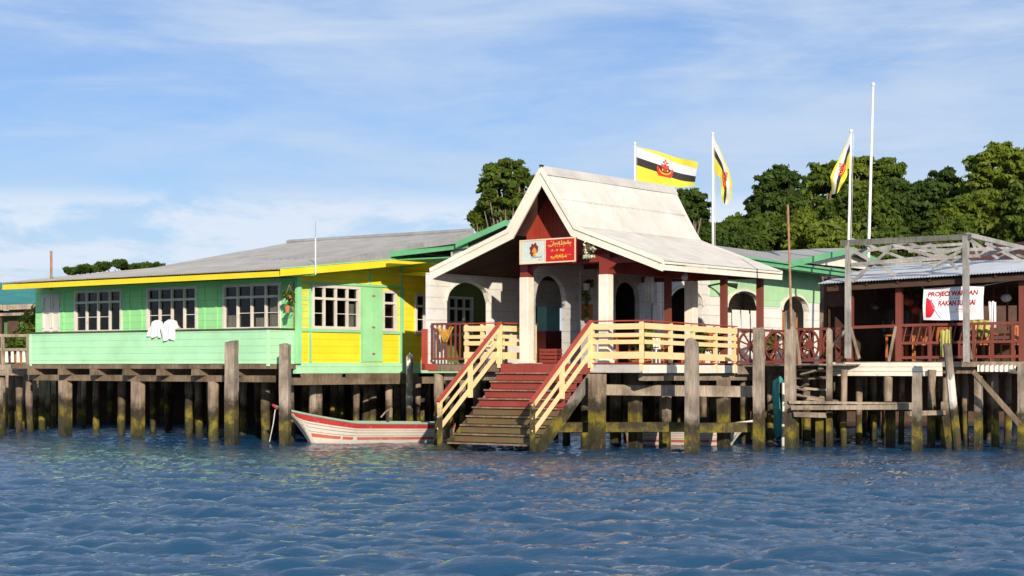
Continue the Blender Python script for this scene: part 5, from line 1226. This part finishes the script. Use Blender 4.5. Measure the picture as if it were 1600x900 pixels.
for u, Y in ((5, 59), (28, 60), (48, 59.2), (-8, 62), (18, 63), (38, 64), (56, 62), (72, 63)): stilt(BW, at(u, 600, Y).xy.to_3d(), 2.15, .12)
for i, (u, v, lab) in enumerate(((30, 535, 'green potted plant behind the left railing'), (56, 500, 'yellow green plant beside the white panelled door of the green house'))):
    c = at(u, v, 60.5); t = thing('potted_plant', lab, 'plant', (c.x, c.y, 2.3), 'potted plants'); MB().tube([(c.x, c.y, 2.28), (c.x, c.y, 2.6)], [.13, .18], 10).build('pot', M['terracotta'], t)
    m = MB(); m.tube([(c.x, c.y, 2.55), (c.x, c.y, c.z + .1)], .02, 5); m.build('stem', M['bark'], t); leaves('foliage', [(c.x, c.y, c.z, .5, .4), (c.x + .2, c.y, c.z + .35, .35, .3), (c.x - .3, c.y, c.z - .1, .3, .4)], 500, .09, M['leaf_light' if i else 'leaf_mid'], t, 70 + i)
# village platforms far behind, closing the view under the floors
VP = thing('village_platform', 'dark plank platform on stilts far behind the houses', 'platform', Vector((0, 72, 0)))
m = MB()
for k in range(30): m.box(W0, -30, 34, 66.5 + k * .45, 66.9 + k * .45, 2.0, 2.1)
m.build('planks', M['old'], VP)
for x in np.arange(-21, 22, 1.5): stilt(VP, (x + random.uniform(-.4, .4), 67.5 + random.uniform(0, 2), 0), 2.0, .12)
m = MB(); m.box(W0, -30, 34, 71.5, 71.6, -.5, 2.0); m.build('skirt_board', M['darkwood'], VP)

# ------------------------------------------------------------------ small things on the decks
def chair(label, p, ang, m1, sc=1.0, grp='chairs on the landing deck'):
    p = Vector(p); fr = Fr(p.x, p.y, ang); t = thing('chair', label, 'chair', p, grp); z = p.z
    b = lambda mb, x0, x1, y0, y1, z0, z1: mb.box(fr, x0 * sc, x1 * sc, y0 * sc, y1 * sc, z + z0 * sc, z + z1 * sc)
    m = MB(); b(m, -.22, .22, -.22, .22, .42, .46); m.build('seat', m1, t, bevel=.01)
    m = MB()
    for x in (-.2, -.07, .06): b(m, x, x + .10, .19, .22, .5, .86)
    b(m, -.22, .22, .18, .225, .86, .93); b(m, -.22, .22, .18, .225, .55, .6); m.build('backrest', m1, t)
    for x in (-.2, .2):
        for y in (-.2, .2): m = MB(); b(m, x - .02, x + .02, y - .02, y + .02, 0, .42 if y < 0 else .88); m.build('leg', m1, t)
    return t
def table(label, p, ang, m1, grp='tables'):
    p = Vector(p); fr = Fr(p.x, p.y, ang); t = thing('table', label, 'table', p, grp); z = p.z
    MB().box(fr, -.6, .6, -.4, .4, z + .71, z + .76).build('tabletop', m1, t, bevel=.01)
    for x in (-.53, .53):
        for y in (-.33, .33): MB().box(fr, x - .03, x + .03, y - .03, y + .03, z, z + .71).build('leg', m1, t)
    return t
chair('pale wooden chair behind the left handrail of the steps', PF.p(-2.0, .5, ZD), 60, M['cream'])
chair('pale wooden chair against the left porch wall beside the arch', PF.p(-3.2, 2.2, ZD), 110, M['frame'])
chair('white chair under the first small arch behind the corner column', PF.p(.2, 5.6, ZD), -30, M['plastic_white'])
chair('brown chair just right of the red post on the deck', PF.p(1.0, 7.2, ZD), 20, M['orange_wood'])
table('brown table in the porch behind the corner column', PF.p(1.2, 3.0, ZD), 36, M['orange_wood'])
for i, (u, y, lab) in enumerate(((1420, 1.4, 'orange brown table at the left end of the railed restaurant bay'), (1560, 1.2, 'orange brown table near the right restaurant post'))): table(lab, RF.p(rx(u, y), y, ZR), 33, M['orange_wood'], 'restaurant tables')
for i, (u, y, a_, lab) in enumerate(((1440, .8, 200, 'orange wooden chair below the left end of the banner'), (1405, 2.2, 20, 'orange wooden chair behind the second restaurant post'), (1535, .9, 190, 'orange wooden chair right of the white frame post'), (1582, 1.0, 160, 'orange wooden chair beside the right restaurant post'), (1470, 1.8, 33, 'orange wooden chair in the shade under the banner middle'))): chair(lab, RF.p(rx(u, y), y, ZR), a_, M['orange_wood'], 1.05, 'restaurant chairs')
def simple(name, lab, cat, mb, mm, base, smooth=False, grp=None): o = mb.build(name, M[mm], smooth=smooth); rebase(o, base); return tag(o, lab, cat, grp)
p = PF.p(-3.5, 5.35, 3.25); simple('counter', 'dark red counter under the pale teal window glimpse inside the first arch', 'counter', MB().box(PF, -3.72, -3.1, 4.6, 7.0, ZD, 3.248), 'darkred', PF.p(-3.4, 5.8, ZD)); simple('window_glimpse', 'added pale teal block for a far window glimpse, seen through the dark arch behind the first column', 'window_glimpse', MB().box(PF, -3.7, -3.35, 5.0, 5.7, 3.25, 4.0), 'window_glimpse', p)  # teal block added in place of a bluish window glimpse
c = at(920, 391, 47.0); t = thing('staghorn_fern', 'pale fern ornament mounted on the red gable right of the sign', 'plant', c)
m = MB(); m.slab([c + Vector((math.cos(k) * .16, .25, math.sin(k) * .2)) for k in np.arange(0, 6.2, .6)], (0, .03, 0)); m.build('backing_board', M['darkwood'], t)
leaves('foliage', [(c.x - .10, c.y, c.z + .06, .06, .2), (c.x + .10, c.y, c.z + .02, .06, .18), (c.x, c.y - .05, c.z - .17, .17, .04)], 150, .045, plain('pale_fern', (.5, .55, .35), .7), t, 90)
c = PF.p(-.62, 3.05, 4.35); t = thing('hanging_vine', 'trailing vine in a white pot on the shaded arch pier', 'plant', c)
m = MB(); m.tube([c, c + Vector((0, 0, .2))], [.08, .11], 9); m.build('pot', M['plastic_white'], t); leaves('foliage', [(c.x, c.y, c.z - .15, .12, .3), (c.x, c.y, c.z - .6, .08, .35), (c.x + .1, c.y, c.z + .2, .15, .12)], 300, .05, M['leaf_mid'], t, 91)
for i, (x, y, lab) in enumerate(((2.3, 1.4, 'leafy potted plant behind the railing at the deck front corner'), (2.7, 3.6, 'leafy potted plant low behind the thick mooring post'), (.4, 8.6, 'leafy potted plant standing in the red trimmed arch'), (2.0, 9.2, 'leafy potted plant behind the cartwheel railing'))):
    c = PF.p(x, y, ZD); t = thing('potted_plant', lab, 'plant', c, 'potted plants'); MB().tube([c, c + Vector((0, 0, .3))], [.12, .17], 10).build('pot', M['terracotta'], t)
    leaves('foliage', [(c.x, c.y, c.z + .55, .28, .28), (c.x + .1, c.y, c.z + .8, .18, .2)], 320, .08, M['leaf_mid'], t, 95 + i)
def cloth(name, lab, fr, x, y, w_, z0, z1, mm):
    m = MB(); n = 12
    for z, j in ((z1, .02), ((z0 + z1) / 2, .05), (z0, .07)):
        for i in range(n + 1): m.v.append(tuple(fr.p(x - w_ / 2 + w_ * i / n, y + j * math.sin(i * 1.7), z + .02 * math.sin(i))))
    m.f = [(r * (n + 1) + i, r * (n + 1) + i + 1, (r + 1) * (n + 1) + i + 1, (r + 1) * (n + 1) + i) for r in range(2) for i in range(n)]
    o = m.build(name, M[mm], smooth=True); q = o.modifiers.new('cloth thickness', 'SOLIDIFY'); q.thickness = .008; rebase(o, fr.p(x, y, z0)); return tag(o, lab, 'cloth')
cloth('hanging_towel', 'grey towel hung from the red beam between the small arches', PF, 1.5, 3.0, .28, 4.0, 4.7, 'curtain')
cloth('hanging_cloth', 'olive yellow cloth over the restaurant rail under the banner', RF, rx(1480), -.1, .3, ZR + .12, ZR + .85, 'olive')
cloth('hanging_cloth', 'white cloth hanging in the restaurant right of the banner', RF, rx(1550, .6), .6, .2, 3.25, 3.95, 'cloth')
cloth('hanging_cloth', 'yellow cloth below the right end of the banner', RF, rx(1530, .5), .5, .55, 3.0, 3.45, 'olive')
for i, u in enumerate((1348, 1366, 1380, 1395)):
    c = RF.p(rx(u, 4.6), 4.6, 3.25); m = MB(); m.tube([c, c + Vector((0, 0, .16)), c + Vector((0, 0, .24)), c + Vector((0, 0, .32))], [.07, .07, .03, .03], 8)
    simple('bottle', ('white jar at the left end of the restaurant back counter', 'yellow jar second from the left on the back counter', 'green jar third from the left on the back counter', 'pale jar at the right end of the back counter')[i], 'jar', m, ('plastic_white', 'olive', 'plastic_teal', 'curtain')[i], c, True, 'jars on the back counter')
simple('counter', 'dark counter in the left restaurant bay', 'counter', MB().box(RF, xA + .25, xB - .25, 4.4, 4.9, ZR, 3.25), 'darkwood', RF.p((xA + xB) / 2, 4.6, ZR))
c = at(1070, 432, 49.2); m = MB(); m.ball(c, .09, 8, 6); m.tube([c, c + Vector((-.02, -.13, -.05))], [.06, .09], 9); simple('flood_lamp', 'small grey flood lamp under the red beam', 'lamp', m, 'curtain', c, True)
c = PF.p(-.6, 10.6, 4.75); m = MB(); m.tube([PF.p(-.78, 10.3, 4.75), PF.p(-.3, 10.3, 4.82), PF.p(.15, 10.5, 4.72)], [.03, .03, .09], 8); simple('wall_lamp', 'dark lamp bracket on the arcade beside the wide arch', 'lamp', m, 'black', PF.p(-.78, 10.3, 4.75))
for i, s in enumerate((12.0, 12.6, 13.25)):
    m = MB(); m.slab([PF.p(-.70, s - .27, 3.35), PF.p(-.70, s + .27, 3.35), PF.p(-.74, s + .24, 4.03), PF.p(-.74, s - .24, 4.03)], PF.d * -.03 if 0 else PF.d * .03)  # flat white slabs for indistinct white shapes, not whole chairs
    simple('chair_back_slab', ('left white chair-back slab under the wide arch', 'middle white chair-back slab under the wide arch', 'right white chair-back slab under the wide arch')[i], 'chair', m, 'plastic_white', PF.p(-.70, s, 3.35), grp='white chair-back slabs under the arch')
simple('yellow_funnel', 'small yellow lamp shade hanging at the end of the arcade', 'lamp', MB().tube([PF.p(-.3, 18.6, 4.75), PF.p(-.3, 18.6, 5.0)], [.05, .22], 9), 'olive', PF.p(-.3, 18.6, 4.75))

# ------------------------------------------------------------------ clutter that fills the open restaurant and the porch
for i, (u, z, lab) in enumerate(((1420, 4.0, 'round red paper lamp at the left end of the banner'), (1432, 3.75, 'small red paper lamp hung lower at the banner left edge'), (1572, 4.05, 'pale lamp shade hung at the right restaurant post'), (1368, 3.9, 'dark hanging lamp in the left restaurant bay'))):
    c = RF.p(rx(u, .9), .9, z); t = thing('hanging_lamp', lab, 'lamp', c, 'lamps hung in the restaurant'); m = MB(); m.ball(c, .15, 10, 6, .75); m.build('shade', M[('redcap', 'redcap', 'curtain', 'black')[i]], t, True); MB().tube([c, Vector((c.x, c.y, 4.6))], .008, 4).build('cord', M['black'], t)
m = MB()
for k in range(9): m.beam(RF.p(xl + .4 + k * .42, 4.55, 3.26), RF.p(xl + .4 + k * .42, 4.55, 4.6), .05, .05, tw=(.8, .6, 0))
simple('slat_screen', 'dark slatted screen behind the back counter', 'screen', m, 'brownred', RF.p(xl + 2, 4.55, 3.26))
m = MB()
for x in np.arange(xB + .12, xD, .2): m.beam(RF.p(x, .03, ZR + .54), RF.p(x + .1, .03, ZR + .97), .028, .028)
for x in np.arange(xD + .1, xE, .2): m.beam(RF.p(x, .03, ZR + .54), RF.p(x + .1, .03, ZR + .97), .028, .028)
m.build('lattice', M['brownred'], Q)
for i, (x, y, z, w_, h, mm, lab) in enumerate(((-.75, 3.35, 3.55, .5, .42, 'orange_wood', 'orange wooden plaque on the shaded arch pier'), (-.75, 7.1, 3.5, .42, .55, 'frame', 'pale notice board between the small and the red trimmed arch'))):
    m = MB(); m.pbox(plA, y - w_ / 2, y + w_ / 2, z, z + h, .012, .045); simple('notice_board', lab, 'board', m, mm, plA(y, z, .03))
for i, (a, b, lab) in enumerate(((PF.p(-.7, 1.4, ZD), .5, 'dark red crate on the porch floor inside the first column'), (PF.p(2.6, .8, ZD), .42, 'orange crate at the front corner of the deck behind the railing'), (PF.p(2.75, 2.9, ZD), .38, 'red crate behind the middle of the deck railing'))):
    m = MB(); fr = Fr(a.x, a.y, 20 + 30 * i)
    for k in range(4):
        z0 = ZD + .03 + k * b * .2; m.box(fr, -b / 2, b / 2, -b / 2, -b / 2 + .02, z0, z0 + b * .15); m.box(fr, -b / 2, b / 2, b / 2 - .02, b / 2, z0, z0 + b * .15); m.box(fr, -b / 2, -b / 2 + .02, -b / 2 + .02, b / 2 - .02, z0, z0 + b * .15); m.box(fr, b / 2 - .02, b / 2, -b / 2 + .02, b / 2 - .02, z0, z0 + b * .15)
    for q in (-1, 1):
        for r in (-1, 1): m.box(fr, q * (b / 2 - .03) - .02, q * (b / 2 - .03) + .02, r * (b / 2 - .045) - .02, r * (b / 2 - .045) + .02, ZD, ZD + b * .82)
    m.box(fr, -b / 2 + .02, b / 2 - .02, -b / 2 + .02, b / 2 - .02, ZD + .01, ZD + .03); simple('crate', lab, 'crate', m, ('darkred', 'orange_wood', 'redcap')[i], a, grp='crates on the deck')
